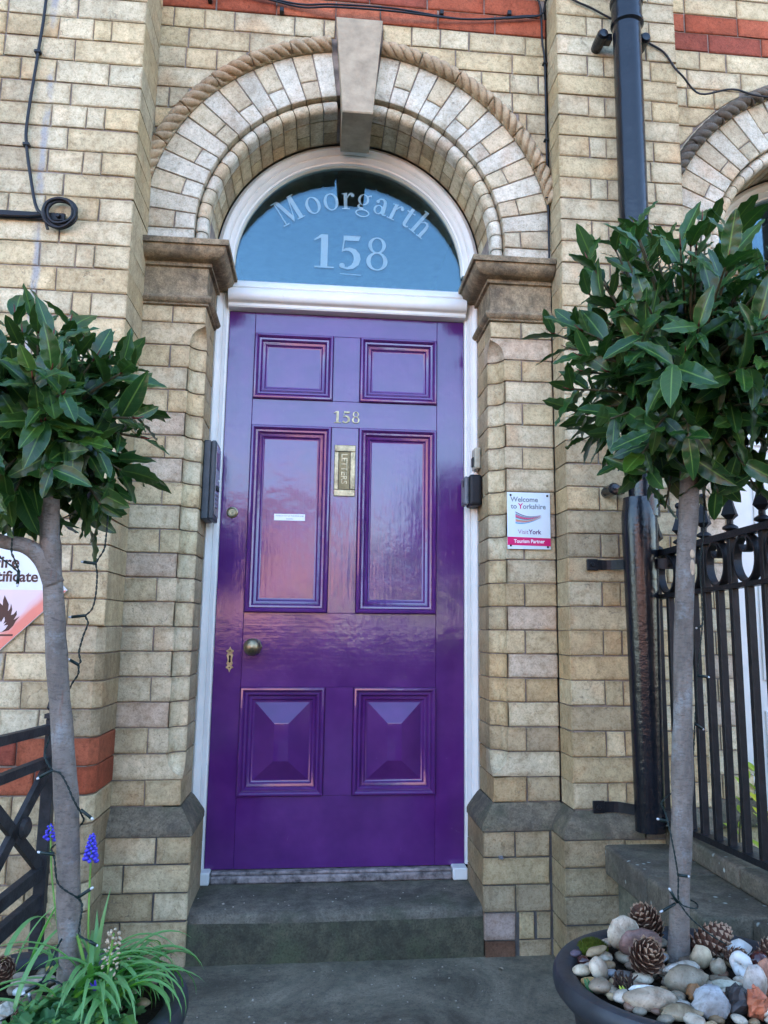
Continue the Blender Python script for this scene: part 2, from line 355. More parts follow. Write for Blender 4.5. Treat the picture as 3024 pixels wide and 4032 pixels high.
def mat_leaf(name, top, vein, rough=0.30, under=(0.09, 0.13, 0.06), trans=0.12):
    t = NT(name); uv = t.tc.outputs['UV']; sp = t.n('ShaderNodeSeparateXYZ'); t.l(uv, sp.inputs[0]); u, v = sp.outputs[0], sp.outputs[1]
    if not t.oi: t.oi = t.n('ShaderNodeObjectInfo')
    au = t.math('ABSOLUTE', t.math('SUBTRACT', u, 0.5))
    c = t.pos(); nb = t.noise(c, 9, 3)
    base = t.mix(t.ramp(nb, [(0.3, 0.0), (0.7, 1.0)]), tuple(x * 0.72 for x in top), tuple(x * 1.35 for x in top))
    base = t.mix(t.ramp(t.oi.outputs['Random'], [(0.0, 0.0), (0.55, 0.05), (0.95, 0.6), (1.0, 1.0)]), base, (top[0] * 3.0, top[1] * 1.75, top[2] * 0.9))
    br = t.noise(t.pos(), 30, 4, 0.6); base = t.mix(t.ramp(br, [(0.70, 0.0), (0.76, 0.8 if trans < .15 else 0.0)]), base, (0.16, 0.08, 0.03))
    mid = t.ramp(au, [(0.018, 1.0), (0.05, 0.0)]); edge = t.ramp(au, [(0.468, 0.0), (0.497, 0.75)])
    # side veins
    ph = t.math('FRACT', t.math('MULTIPLY', t.math('SUBTRACT', v, t.math('MULTIPLY', au, 0.30)), 9.0))
    sv = t.ramp(ph, [(0.0, 0.5), (0.09, 0.0), (0.91, 0.0), (1.0, 0.5)])
    col = t.mix(t.math('MULTIPLY', sv, 0.22), base, vein); col = t.mix(t.math('MULTIPLY', mid, 0.8), col, vein); col = t.mix(edge, col, vein)
    g = t.n('ShaderNodeNewGeometry'); un = t.mix(t.math('MULTIPLY', sv, 0.35), under, vein); un = t.mix(t.math('MULTIPLY', mid, 0.9), un, vein); un = t.mix(edge, un, vein); un = t.mix(t.ramp(nb, [(0.3, 0.35), (0.7, 0.0)]), un, tuple(x * 0.5 for x in under))
    col = t.mix(g.outputs['Backfacing'], col, un)
    t.fin(col, rough, t.bump(t.math('ADD', t.math('MULTIPLY', sv, -0.6), t.noise(uv, 12, 3)), 0.25, 0.0015), Specular_IOR_Level=0.36)
    tl = t.n('ShaderNodeBsdfTranslucent'); t.l(t.mix(1.0, col, (1.6, 2.2, 0.7), 'MULTIPLY'), tl.inputs[0])
    mx = t.n('ShaderNodeMixShader'); mx.inputs[0].default_value = trans; t.l(t.b.outputs[0], mx.inputs[1]); t.l(tl.outputs[0], mx.inputs[2]); t.l(mx.outputs[0], t.out.inputs[0])
    return t.m
BAY = mat_leaf('bay_leaf', (0.012, 0.046, 0.010), (0.11, 0.20, 0.04), 0.29, (0.036, 0.082, 0.028), 0.10)
BLADE = mat_leaf('grape_hyacinth_blade', (0.09, 0.26, 0.06), (0.15, 0.34, 0.11), 0.35, (0.14, 0.30, 0.10), 0.25)
LEAFY = mat_leaf('low_green_leaf', (0.035, 0.12, 0.035), (0.07, 0.18, 0.06), 0.5, (0.07, 0.14, 0.06), 0.2)
LIME = mat_leaf('lime_shrub_leaf', (0.28, 0.36, 0.035), (0.42, 0.46, 0.10), 0.4, (0.3, 0.36, 0.06), 0.25)
def mat_bark(name, col):
    t = NT(name); c = t.coord((1, 1, 0.35), False); a = t.noise(c, 22, 5, 0.65); f = t.noise(t.coord((1, 1, 2.6), False), 75, 5, 0.8); l = t.noise(t.coord((1, 1, 1), False), 13, 5, 0.7)
    cc = t.mix(t.ramp(a, [(0.3, 0.0), (0.7, 1.0)]), tuple(x * 0.55 for x in col), tuple(x * 1.25 for x in col))
    cc = t.mix(t.ramp(l, [(0.53, 0.0), (0.64, 0.65)]), cc, (0.27, 0.29, 0.29))
    ln = t.noise(t.coord((1, 1, 2.2), False), 34, 4, 0.6, 0.6); cc = t.mix(t.ramp(ln, [(0.64, 0.0), (0.72, 0.6)]), cc, tuple(x * 0.35 for x in col))
    cc = t.mix(t.ramp(f, [(0.36, 0.6), (0.5, 0.0)]), cc, tuple(x * 0.4 for x in col)); cc = t.mix(t.ramp(f, [(0.64, 0.0), (0.74, 0.5)]), cc, tuple(x * 1.8 for x in col))
    rd = t.noise(t.coord((1, 1, 0.10), False), 34, 3); cc = t.mix(t.ramp(rd, [(0.64, 0.0), (0.70, 0.75)]), cc, (0.17, 0.075, 0.045))
    return t.fin(cc, 0.8, t.bump(t.math('ADD', t.math('SUBTRACT', f, ln), a), 0.9, 0.004), Specular_IOR_Level=0.25)
BARK = mat_bark('grey_bay_bark', (0.20, 0.17, 0.145))
TWIG = mat_plain('green_brown_twig', (0.07, 0.06, 0.03), 0.6)
TWIGR = mat_plain('red_twig_tip', (0.11, 0.018, 0.014), 0.5)
def mat_pebble():
    t = NT('pebble'); c = t.coord(); a = t.noise(c, 22, 5, 0.65, 0.5); f = t.noise(c, 130, 4, 0.7); b = t.objcol()
    cc = t.mix(t.ramp(a, [(0.35, 0.0), (0.68, 1.0)]), t.mix(1.0, b, (0.42, 0.36, 0.29), 'MULTIPLY'), t.mix(1.0, b, (1.18, 1.14, 1.06), 'MULTIPLY'))
    cc = t.mix(t.ramp(f, [(0.56, 0.0), (0.70, 0.75)]), cc, t.mix(1.0, b, (0.30, 0.26, 0.22), 'MULTIPLY'))
    return t.fin(cc, 0.55, t.bump(t.math('ADD', f, a), 0.35, 0.0015), Specular_IOR_Level=0.4)
PEBBLE = mat_pebble()
CONE = mat_plain('pine_cone_brown', (0.085, 0.040, 0.024), 0.7, 0.5, 60, 0.4, 160, 0.001)
CONET = mat_plain('pine_cone_tip', (0.30, 0.20, 0.13), 0.7, 0.5, 60, 0.4, 160, 0.001)
CONKER = mat_plain('conker', (0.045, 0.010, 0.008), 0.15, 0.4, 20, 0.1, 60, 0.001, 0.6)
MOSS = mat_plain('moss_green', (0.085, 0.10, 0.012), 0.9, 0.8, 60, 1.0, 150, 0.004, 0.1)
MUSC = mat_plain('grape_hyacinth_blue', (0.055, 0.045, 0.42), 0.5, 0.6, 90, 0.1, 100, 0.001, 0.3, 0.4)
ANEM = mat_plain('anemone_violet', (0.12, 0.06, 0.55), 0.5, 0.4, 60, 0.1, 100, 0.001, 0.3, 0.3)
STEM = mat_plain('flower_stem', (0.13, 0.26, 0.05), 0.5, 0.3, 20, 0.1, 100)
STRAW = mat_plain('dry_seed_straw', (0.42, 0.33, 0.22), 0.7, 0.3, 60, 0.2, 100)
WOODG = mat_plain('bare_grey_wood', (0.17, 0.14, 0.13), 0.85, 1.4, 30, 0.8, 60, 0.003, 0.2, 0.7)
# ---------------------------------------------------------------- ground, road
GZ = 0.03
def sheet(name, x0, x1, y0, y1, z, mat):
    o = obj(name, ([(x0, y0, z), (x1, y0, z), (x1, y1, z), (x0, y1, z)], [(0, 1, 2, 3)]), mat, fix=False); o['kind'] = 'structure'; return o
ASPH = mat_plain('asphalt', (0.05, 0.05, 0.052), 0.85, 0.4, 3, 0.6, 50, 0.004, 0.2, pos=True)
SOILG = mat_plain('garden_earth', (0.07, 0.06, 0.04), 0.95, 0.6, 6, 0.8, 40, 0.01, 0.1, pos=True)
sheet('ground', -300, 300, -300, 100, GZ - 0.012, SOILG)
sheet('path', -3.2, 1.02, -6.0, 0.34, GZ, GROUND)
sheet('road', -120, 120, -19, -11, GZ - 0.004, ASPH)
pv = obj('pavement', box(-120, 120, -11, -8.6, -0.1, GZ + 0.10), GROUND); pv['kind'] = 'structure'
# ---------------------------------------------------------------- brick tools
ZC, RV0, RV1 = 2.59, 0.596, 0.787
def jit(c, a=0.07):
    k = 1 + R.uniform(-a, a); h = R.uniform(-0.02, 0.02)
    return (c[0] * k * (1 + h), c[1] * k, c[2] * k * (1 - h), 1)
CREAM = [(0.630, 0.507, 0.311), (0.615, 0.492, 0.302), (0.645, 0.527, 0.334), (0.600, 0.478, 0.288), (0.630, 0.502, 0.297)]
PALE = [(0.630, 0.527, 0.352), (0.650, 0.552, 0.375), (0.610, 0.507, 0.334), (0.625, 0.517, 0.339)]
PINKB = [(.61, .485, .355), (.60, .465, .335), (.63, .52, .39), (.575, .45, .33)]
GREYB = [(0.476, 0.374, 0.227), (0.440, 0.339, 0.203), (0.514, 0.398, 0.227), (0.429, 0.334, 0.209)]
YEL = [(0.574, 0.424, 0.233), (0.539, 0.398, 0.218)]
REDS = [(.40, .105, .052), (.36, .088, .042), (.44, .125, .062), (.30, .075, .045)]
WHITEB = [(.655, .60, .485), (.63, .575, .46), (.68, .625, .51)]
TANV = [(0.610, 0.517, 0.357), (0.615, 0.522, 0.366), (0.585, 0.492, 0.343), (0.610, 0.502, 0.348)]
def pick(*pals): return jit(R.choice(R.choice(pals)))
BM = {}
def brick_mesh(w, h, d, mat):
    key = (round(w, 3), round(h, 3), round(d, 2), mat.name)
    L = BM.setdefault(key, [])
    if len(L) >= 3: return R.choice(L)
    b = 0.0028; V = []
    j = lambda a: R.uniform(-a, a)
    for y, q in ((0, b), (b, 0), (d, 0)):
        for sx, sz in ((-1, -1), (1, -1), (1, 1), (-1, 1)):
            V.append((sx * (w / 2 - q) + (j(.0018) if y < d else 0), y + (j(.0006) if y == 0 else 0), sz * (h / 2 - q) + (j(.0020) if y < d else 0)))
    F = [(0, 1, 2, 3)] + [(4 * r + i, 4 * r + 4 + i, 4 * r + 4 + (i + 1) % 4, 4 * r + (i + 1) % 4) for r in (0, 1) for i in range(4)]
    me = mkmesh('brick', (V, F), mat); fixn(me); L.append(me); return me
G = 0.0045
def brick(parent, x0, x1, z0, z1, yf, d, color, mat=None, name='brick', label=None):
    me = brick_mesh(x1 - x0 - G, z1 - z0 - G, d, mat or BRICK)
    o = kid(name, me, parent, ((x0 + x1) / 2, yf + R.uniform(-.0012, .0012), (z0 + z1) / 2), (R.uniform(-.004, .004), 0, R.uniform(-.003, .003)), color)
    if label: o['label'] = label
    return o
def shaped(parent, vf, color, mat=None, name='brick', smooth=None):
    return obj(name, vf, mat or BRICK, parent, color=color, auto=smooth)
def stuffbricks(parent, name, cells, yf, mat, d=0.06):
    P = []
    for x0, x1, z0, z1 in cells:
        y = yf + R.uniform(-.001, .001); P.append(bbox_simple(x0 + G / 2, x1 - G / 2, y, y + d, z0 + G / 2, z1 - G / 2))
    o = obj(name, join(*P), mat, parent, color=(.48, .41, .29)); o['kind'] = 'stuff'; return o
def bbox_simple(x0, x1, y0, y1, z0, z1, b=.003):
    V = []
    for y, q in ((y0, b), (y0 + b, 0), (y1, 0)):
        V += [(x0 + q, y, z0 + q), (x1 - q, y, z0 + q), (x1 - q, y, z1 - q), (x0 + q, y, z1 - q)]
    return V, [(0, 1, 2, 3)] + [(4 * r + i, 4 * r + 4 + i, 4 * r + 4 + (i + 1) % 4, 4 * r + (i + 1) % 4) for r in (0, 1) for i in range(4)]
# ---------------------------------------------------------------- the house behind the bricks
house = thing('house', 'plain dark core of the house carrying the cream brick front', 'house', (0, 4, 0))
RENDER = mat_plain('house_side_render', (0.30, 0.25, 0.18), 0.9)
obj('left_core', box(-9, -0.80, 0.02, 8, -0.3, 7.6), RENDER, house).name = 'wall_core'
obj('wall_core', box(0.80, 1.50, 0.30, 8, -0.3, 7.6), RENDER, house)
obj('wall_core', box(2.60, 9, 0.30, 8, -0.3, 7.6), RENDER, house)
obj('wall_core', box(1.50, 2.60, 0.45, 8, -0.3, 1.05), RENDER, house)
obj('wall_core', box(-0.80, 2.60, 0.30, 8, 3.60, 7.6), RENDER, house)
obj('wall_core', box(-0.80, 2.60, 3.2, 8, 1.05, 3.60), DARK, house)
obj('hall_wall', box(-0.80, -0.70, 0.42, 3.2, -0.3, 3.60), DARK, house)
obj('hall_wall', box(0.70, 0.80, 0.42, 3.2, -0.3, 3.60), DARK, house)
obj('hall_floor', box(-0.70, 0.70, 0.42, 3.2, -0.3, 0.20), DARK, house)
obj('hall_floor', box(-0.70, 0.70, 3.2, 8, -0.3, 1.05), DARK, house)
rf = [(-9.4, -0.5, 7.6), (9.4, -0.5, 7.6), (9.4, 8.4, 7.6), (-9.4, 8.4, 7.6), (-9.4, 4, 9.6), (9.4, 4, 9.6)]
SLATE = mat_plain('grey_roof_slate', (0.10, 0.10, 0.11), 0.6)
obj('roof', (rf, [(0, 1, 5, 4), (2, 3, 4, 5), (0, 4, 3), (1, 2, 5), (3, 2, 1, 0)]), SLATE, house)
# ---------------------------------------------------------------- left wall
XL, YL = -0.762, -0.25
lw = thing('brick_wall', 'cream brick wall left of the doorway with a red band low down', 'wall', (-1.6, 0, GZ))
obj('mortar_bed', box(-9, XL - .008, YL + .006, 0.02, 1.122, 7.6), MORTAR, lw)
obj('mortar_bed', extr([(-9, YL + .006), (XL - .030, YL + .006), (XL - .008, YL + .040), (XL - .008, .02), (-9, .02)], -.3, 1.121), MORTAR, lw)
rowA = [.235] * 8; rowB = [.115, .062, .117, .176, .235, .117, .117, .235]
LEFT_END = -1.62
cells = []
for k in range(-27, 38):
    z0 = 2.3 + .085 * k; z1 = z0 + .085
    if z1 < GZ + .02: continue
    z0 = max(z0, GZ - .02)
    red = k in (-20, -19)
    pat = list(rowA if k % 2 else rowB)
    if k % 6 == 2: pat = [.112, .18, .117, .235, .235, .235]
    x = XL
    for i, w in enumerate(pat):
        x0 = x - w
        if x0 < LEFT_END - .2: break
        near = z0 < 3.75
        if near:
            if red: col, m, lab = pick(REDS), REDB, None
            else:
                dirty = z0 < .62
                col = pick(GREYB, GREYB, CREAM) if dirty else (pick(CREAM, CREAM, PALE, PALE) if z0 > 1.6 else pick(CREAM, CREAM, GREYB, PALE)); m = BRICKL
            if i == 0 and z1 < 1.12:
                c = .022
                o = shaped(lw, extr([(x0 + G / 2, YL), (x - c, YL), (x, YL + .032), (x, -.004), (x0 + G / 2, -.004)], z0 + G / 2, z1 - G / 2), col, m)
            else:
                o = brick(lw, x0, x + (G / 2 if i == 0 else 0), z0, z1, YL, .245 if i == 0 else .1, col, m)
        else: cells.append((x0, x, z0, z1))
        x = x0
    while x > -3.0:
        w = .235 if k % 2 else R.choice((.115, .235)); cells.append((x - w, x, z0, z1)); x -= w
stuffbricks(lw, 'outer_brickwork', cells, YL, BRICKL)
# ---------------------------------------------------------------- right pilaster
XP0, XP1, YP = 0.779, 1.266, -0.14
rp = thing('brick_pilaster', 'cream brick pilaster right of the doorway behind the black downpipe', 'pilaster', (1.02, 0, GZ))
obj('mortar_bed', box(XP0 + .008, XP1 - .008, YP + .006, 0.3, -0.3, 7.6), MORTAR, rp)
zrows = [2.3 - .085 * L for L in range(22)][::-1]          # .515 ... 2.3
zrows = zrows + [2.3 + .0868 * k for k in range(1, 38)]
for i in range(len(zrows) - 1):
    z0, z1 = zrows[i], zrows[i + 1]
    if z1 > 4.6: break
    pat = [.245, .242] if i % 2 else [.122, .066, .19, .109]
    if i % 2 and i % 3 == 0: pat = [.245, .117, .125]
    x = XP0
    for j, w in enumerate(pat):
        low = z0 < 1.75
        col = pick(GREYB, GREYB, CREAM) if low and x < 1.02 else pick(PALE, CREAM, PALE)
        if low and R.random() < .2: col = pick(YEL)
        brick(rp, x - (G / 2 if j == 0 else 0), x + w + (G / 2 if j == len(pat) - 1 else 0), z0, z1, YP, .138 if j == 0 else .1, col)
        x += w
# plinth of the pilaster: sloped stones, then bricks standing 5 cm proud
def slope_stone(parent, x0, x1, y0, p, z0, z1, inner=None, name='plinth_stone', left=0, right=0, yback=0.0):
    # weathered sloping stone; left/right = how far the slope also wraps the ends
    prof = [(p, z0), (p, z0 + .016), (p * .93, z0 + .026), (p * .12, z1 - .006), (0, z1)]
    rows = []
    for q, z in prof:
        rows.append([(x0 - q * left, yback, z), (x0 - q * left, y0 - q, z), (x1 + q * right, y0 - q, z), (x1 + q * right, yback, z)])
    return obj(name, loft(rows, closed=True, caps=True), PLINTH, parent, auto=35)
slope_stone(rp, XP0 + .002, 1.005, YP, .05, .432, .512, left=1, yback=-.004)
slope_stone(rp, 1.012, XP1, YP, .05, .432, .512, yback=-.004)
obj('mortar_bed', box(XP0 - .042, XP1 - .01, YP - .043, YP + .02, -.1, .432), MORTAR_D, rp)
for i, (z0, z1) in enumerate([(.343, .43), (.255, .343), (.168, .255), (.08, .168), (.0, .08)]):
    pat = [.21, .33] if i % 2 == 0 else [.19, .09, .26]
    x = XP0 - .052
    for j, w in enumerate(pat):
        brick(rp, x, x + w, z0, z1, YP - .05, .185 if j == 0 else .1, pick(GREYB, GREYB)); x += w
# ---------------------------------------------------------------- arched door surround (also used for the neighbouring opening)
COVE = 7
def surround(root, cx, sides, main=True):
    mx = lambda s, x: cx + s * x
    # mortar beds: jambs, spandrel, ring
    for s in sides:
        poly = [(.772, .006), (.597, .006)] + [(.540 + .054 * cos(a) + .002, .006 + .054 * sin(a)) for a in [pi / 2 * i / COVE for i in range(COVE + 1)]] + [(.541, .262), (.772, .262)]
        obj('mortar_bed', extr([(mx(s, x), y) for x, y in poly], -.2, 2.29), MORTAR, root)
    xs = [i / 60 for i in range(-60, 61)]
    def core(rin, y0, y1, xmax, zmax, mat=MORTAR):
        T = []
        for t in xs:
            x = t * xmax
            if (x < 0 and -1 not in sides) or (x > 0 and 1 not in sides): continue
            T.append((x, ZC + sqrt(max(0, rin * rin - x * x)) if abs(x) < rin else 2.50))
        fr = [[(cx + x, y0, z), (cx + x, y0, zmax), (cx + x, y1, zmax), (cx + x, y1, z)] for x, z in T]
        return obj('mortar_bed', loft(fr, closed=True, caps=True), mat, root)
    core(.602, .006, .10, .772, 5.2); core(.552, .085, .262, .772, 5.0)
    # jamb bricks
    for s in sides:
        X = lambda x: mx(s, x)
        def fb(x0, x1, z0, z1, d, col, m=BRICK): brick(root, min(X(x0), X(x1)), max(X(x0), X(x1)), z0, z1, 0.0, d, col, m)
        for L in range(21):
            z1 = 2.282 if L == 0 else 2.3 - .085 * L; z0 = 2.3 - .085 * (L + 1)
            low = z0 < 1.3
            def c(): return (pick(CREAM, GREYB, YEL) if s > 0 else pick(CREAM, PALE, PALE)) if low else pick(CREAM, CREAM, PALE)
            single = (pick(PINKB, PINKB, PALE) if R.random() < .75 else pick(PALE))
            zz0, zz1 = z0 + G / 2, z1 - G / 2
            if L in (0, 20):
                fb(.777, .656, z0, z1, .1, c()); 
                brick(root, min(X(.656), X(.534)), max(X(.656), X(.534)), z0, z1, 0, .118, c()); 
                brick(root, min(X(.64), X(.534)), max(X(.64), X(.534)), z0, z1, .122, .13, c(), name='reveal_brick')
                continue
            if L in (1, 19):
                # stop brick: the hollow chamfer dies out in a rounded niche
                rows = []; n = 12
                for i in range(n + 1):
                    z = zz0 + (zz1 - zz0) * i / n
                    f = (z - zz0) / (zz1 - zz0) if L == 1 else (zz1 - z) / (zz1 - zz0)
                    k = sqrt(max(0, 1 - (f / .86) ** 2)) if f < .86 else 0
                    k = max(k, .004)
                    rows.append([(X(.774), 0, z)] + [(X(.534 + .054 * k * cos(a)), .056 * k * sin(a), z) for a in [pi / 2 * q / COVE for q in range(COVE + 1)]] + [(X(.534), .118, z), (X(.774), .118, z)])
                shaped(root, loft(rows, closed=True, caps=True), single, name='stop_brick', smooth=38)
                brick(root, min(X(.64), X(.534)), max(X(.64), X(.534)), z0, z1, .122, .13, c(), name='reveal_brick'); continue
            cov = [(X(.534 + .054 * cos(a)), .056 * sin(a)) for a in [pi / 2 * q / COVE for q in range(COVE + 1)]]
            if L % 2 == 0:
                fb(.777, .656, z0, z1, .1, c())
                shaped(root, extr([(X(.653), 0)] + cov + [(X(.534), .25), (X(.653), .25)], zz0, zz1), c(), name='chamfer_brick', smooth=40)
            else:
                fb(.777, .591, z0, z1, .1, single)
                cc = c()
                shaped(root, extr([(X(.5885), .0015)] + cov + [(X(.534), .118), (X(.5885), .118)], zz0, zz1), cc, name='chamfer_brick', smooth=40)
                brick(root, min(X(.64), X(.534)), max(X(.64), X(.534)), z0, z1, .122, .13, c(), name='reveal_brick')
        # plinth
        rows = []
        for q, z in [(.048, .430), (.048, .446), (.044, .456), (.006, .508), (0, .513)]:
            rows.append([(X(.775), -q, z), (X(.534 - q), -q, z), (X(.534 - q), .26, z), (X(.775), .26, z)])
        obj('plinth_stone', loft(rows, closed=True, caps=True), PLINTH, root, auto=35)
        obj('mortar_bed', box(min(X(.77), X(.495)), max(X(.77), X(.495)), -.04, .255, -.1, .43), MORTAR_D, root)
        for i, (z0, z1) in enumerate([(.343, .428), (.255, .343), (.168, .255), (.08, .168), (-.01, .08)]):
            cols = lambda: pick(GREYB, CREAM) if s < 0 else pick(GREYB)
            xo = .777 if s < 0 else .722
            if i == 3 and s > 0 and main:
                brick(root, X(.49), X(.60), z0, z1, -.048, .29, jit((.46, .36, .31)), name='brick', label='pale pinkish brick near the foot of the plinth'); brick(root, X(.61), X(.665), z0, z1, -.046, .1, pick(GREYB)); brick(root, X(.67), X(.722), z0, z1, -.046, .1, pick(GREYB)); continue
            if i == 4 and s > 0 and main:
                brick(root, X(.49), X(.60), z0, z1, -.048, .29, jit((.20, .11, .07)), name='brick', label='burnt orange-brown brick at ground level'); brick(root, X(.61), X(.722), z0, z1, -.046, .1, pick(GREYB)); continue
            split = .60 if i % 2 == 0 else (.70 if s < 0 else None)
            xi = .486
            if split:
                brick(root, min(X(xo), X(split)), max(X(xo), X(split)), z0, z1, -.048, .1, cols()); brick(root, min(X(xi), X(split)), max(X(xi), X(split)), z0, z1, -.048, .30, cols())
            else: brick(root, min(X(xo), X(xi)), max(X(xo), X(xi)), z0, z1, -.048, .30, cols())
    # arch stones
    def pt(s, r, t):
        if t < 0: return (mx(s, r), ZC + t)
        th = t / .69; return (mx(s, r * cos(th)), ZC + r * sin(th))
    def sector(s, r0, r1, t0, t1, n=3):
        a = [pt(s, r1, t0 + (t1 - t0) * i / n) for i in range(n + 1)]; b = [pt(s, r0, t1 + (t0 - t1) * i / n) for i in range(n + 1)]
        return a + b
    N = 15; T0, T1 = -.075, .690 * radians(90 - 7.0)
    for s in sides:
        for i in range(N):
            t0 = T0 + (T1 - T0) * i / N + G / 2; t1 = T0 + (T1 - T0) * (i + 1) / N - G / 2
            yj = R.uniform(-.0015, .0015)
            if i % 2 == 0:
                shaped(root, prism(sector(s, RV0, RV1, t0, t1), yj, .10), pick(WHITEB), name='voussoir')
            else:
                rm = R.choice((.66, .665, .67))
                shaped(root, prism(sector(s, rm + G / 2, RV1, t0, t1), yj, .10), pick(TANV), name='voussoir')
                shaped(root, prism(sector(s, RV0, rm - G / 2, t0, t1), yj, .10), pick(WHITEB, TANV), name='voussoir')
            # bull-nose roll
            rows = []; m = 5
            for j in range(m + 1):
                t = t0 + (t1 - t0) * j / m; row = []
                e = .0018 if j in (0, m) else 0
                for a in [pi * q / 8 for q in range(9)]:
                    r = .571 + (.024 - e) * cos(a); y = .042 - (.026 - e) * sin(a); x, z = pt(s, r, t); row.append((x, y, z))
                for r, y in ((.549, .085), (.592, .085)):
                    x, z = pt(s, r, t); row.append((x, y, z))
                rows.append(row)
            shaped(root, loft(rows, closed=True, caps=True), pick(WHITEB, TANV), name='bullnose_brick', smooth=45)
            # soffit
            tt0, tt1 = t0, t1
            cuts = [(.090, .252)] if i % 2 else [(.090, .168), (.173, .252)]
            for ya, yb in cuts:
                P = sector(s, .5475, .585, tt0, tt1)
                fr = [[(x, y, z) for x, z in P] for y in (ya, yb)]
                shaped(root, loft(fr, closed=True, caps=True), pick(CREAM, PALE, GREYB), name='soffit_brick')
        # rope moulding in lengths
        nseg = 6; A0, A1 = radians(13), radians(83)
        for k in range(nseg):
            a0 = A0 + (A1 - A0) * k / nseg + .0025; a1 = A0 + (A1 - A0) * (k + 1) / nseg - .0025
            rows = []; m = 60; kk = 24
            for j in range(m + 1):
                th = a0 + (a1 - a0) * j / m; row = []
                endk = 0.90 if j in (0, m) else 1
                for q in range(kk):
                    ph = 2 * pi * q / kk
                    u = (((th if s < 0 else pi - th) * .8135 / .043) - 3 * ph / (2 * pi)) % 1.0
                    w = 1.42 * u ** .55 * (1 - u) ** .22
                    rho = (.0140 + .0170 * w) * endk
                    r = .8135 + rho * cos(ph); y = -.012 - rho * 1.2 * sin(ph)
                    row.append((mx(s, r * cos(th)), y, ZC + r * sin(th)))
                rows.append(row)
            shaped(root, loft(rows, closed=True, caps=True), jit((.48, .36, .23)) if main else jit((.16, .14, .115)), name='rope_moulding', smooth=50)
        rows = []
        for j in range(41):
            th = A0 + (A1 - A0) * j / 40
            rows.append([(mx(s, r * cos(th)), y, ZC + r * sin(th)) for r, y in ((.789, .03), (.789, -.008), (.796, -.010), (.834, -.006), (.846, -.004), (.846, .03))])
        obj('fillet', loft(rows, closed=True, caps=True), BRICK, root, color=pick(TANV), auto=30)
        # capital
        prof = [(0, 2.281), (.006, 2.284), (.006, 2.290), (.013, 2.293), (.019, 2.300), (.021, 2.307), (.018, 2.315), (.010, 2.319), (.004, 2.321), (0, 2.328), (-.003, 2.36), (0, 2.430), (.012, 2.433), (.012, 2.446)]
        prof += [(.018 + .050 * sin(a), 2.448 + .044 * (1 - cos(a))) for a in [pi / 2 * q / 7 for q in range(8)]] + [(.078, 2.493), (.079, 2.497), (.079, 2.512), (.077, 2.515), (0, 2.517)]
        X = lambda x: mx(s, x)
        rows = [[(X(.776), -p, z), (X(.66), -p + R.uniform(-.0008, .0008), z), (X(.534 - p), -p, z), (X(.534 - p), .12, z), (X(.534 - p), .262, z), (X(.776), .262, z)] for p, z in prof]
        obj('capital', loft(rows, closed=True, caps=True), SANDSTONE, root, auto=30)
    # keystone
    if main or 1 in sides:
        k0, k1 = .0595, .0925
        P = [(cx + .008 - k0, 3.083), (cx + .008 + k0, 3.083), (cx + .008 + k1, 3.492), (cx + .008 - k1, 3.492)]
        obj('keystone', prism(P, -.05, .225, .004), KEYST, root)
    # spandrel rows
    def cut(x0, x1, z0, z1, rad):
        n = 8; lower = []
        for i in range(n + 1):
            x = x0 + (x1 - x0) * i / n; dx = x - cx
            zz = ZC + sqrt(rad * rad - dx * dx) if abs(dx) < rad else 0
            lower.append((x, max(z0, zz)))
        if all(z <= z0 + 1e-6 for _, z in lower): return None
        keep = [(x, z) for x, z in lower if z < z1 - .006]
        if len(keep) < 2: return []
        return keep + [(keep[-1][0], z1), (keep[0][0], z1)]
    zs = [2.3 + .0868 * k for k in range(3, 32)]
    for k, z0 in enumerate(zs):
        z1 = z0 + .0868; kk = k + 3
        red = kk in (14, 15)
        pat = {0: [.12, .235, .235, .117, .235, .235, .235, .235], 1: [.06, .117, .117, .235, .117, .117, .235, .117, .117, .235, .117], 2: [.235, .235, .117, .235, .117, .235, .235, .235], 3: [.115, .117, .115, .117, .235, .117, .117, .117, .117, .117, .117, .117, .117]}[kk % 4]
        if red: pat = [.22, .235, .235, .18, .235, .235, .235] if kk == 14 else [.12, .235, .235, .235, .235, .235, .235, .235]
        x = -.777
        lim = .777 if 1 in sides else .25
        for w in pat:
            x1 = min(x + w, .777)
            if x1 - x < .03 or x > lim: break
            a, b = cx + x, cx + x1
            col = pick(REDS) if red else pick(CREAM, PALE, CREAM); m = REDB if red else BRICK
            kx = cx + .008
            parts = [(a, b)]
            if z0 < 3.48:      # the keystone stands in the way
                kw = .0945 - (3.492 - min(z1, 3.49)) * .08
                parts = [q for q in ((a, min(b, kx - kw)), (max(a, kx + kw), b)) if q[1] - q[0] > .02]
            for a_, b_ in parts:
                cl = cut(a_ + G / 2, b_ - G / 2, z0 + G / 2, z1 - G / 2, .851)
                if cl is None: brick(root, a_, b_, z0, z1, 0, .1, col, m)
                elif cl: shaped(root, prism(cl, R.uniform(-.001, .001), .1), col, m)
            x = x1
        if z0 > (4.3 if main else 4.0): break
ds = thing('door_surround', 'cream brick arch with stone capitals and keystone around the purple door', 'archway', (0, 0, GZ))
surround(ds, 0.0, (-1, 1))
ns = thing('window_surround', 'cream brick arch with sooty rope moulding at the right edge, next to the downpipe', 'archway', (2.035, 0, GZ))
surround(ns, 2.035, (-1,), False)
obj('mortar_bed', box(2.035, 4.5, .007, .3, -.2, 7.4), MORTAR, ns)
# upper brickwork out of the frame
cells = []
for z in [2.3 + .0868 * k for k in range(27, 50)]:
    x = -.777
    while x < .75: cells.append((x, min(.777, x + .235), z, z + .0868)); x += .235
stuffbricks(ds, 'upper_brickwork', cells, 0.0, BRICK)
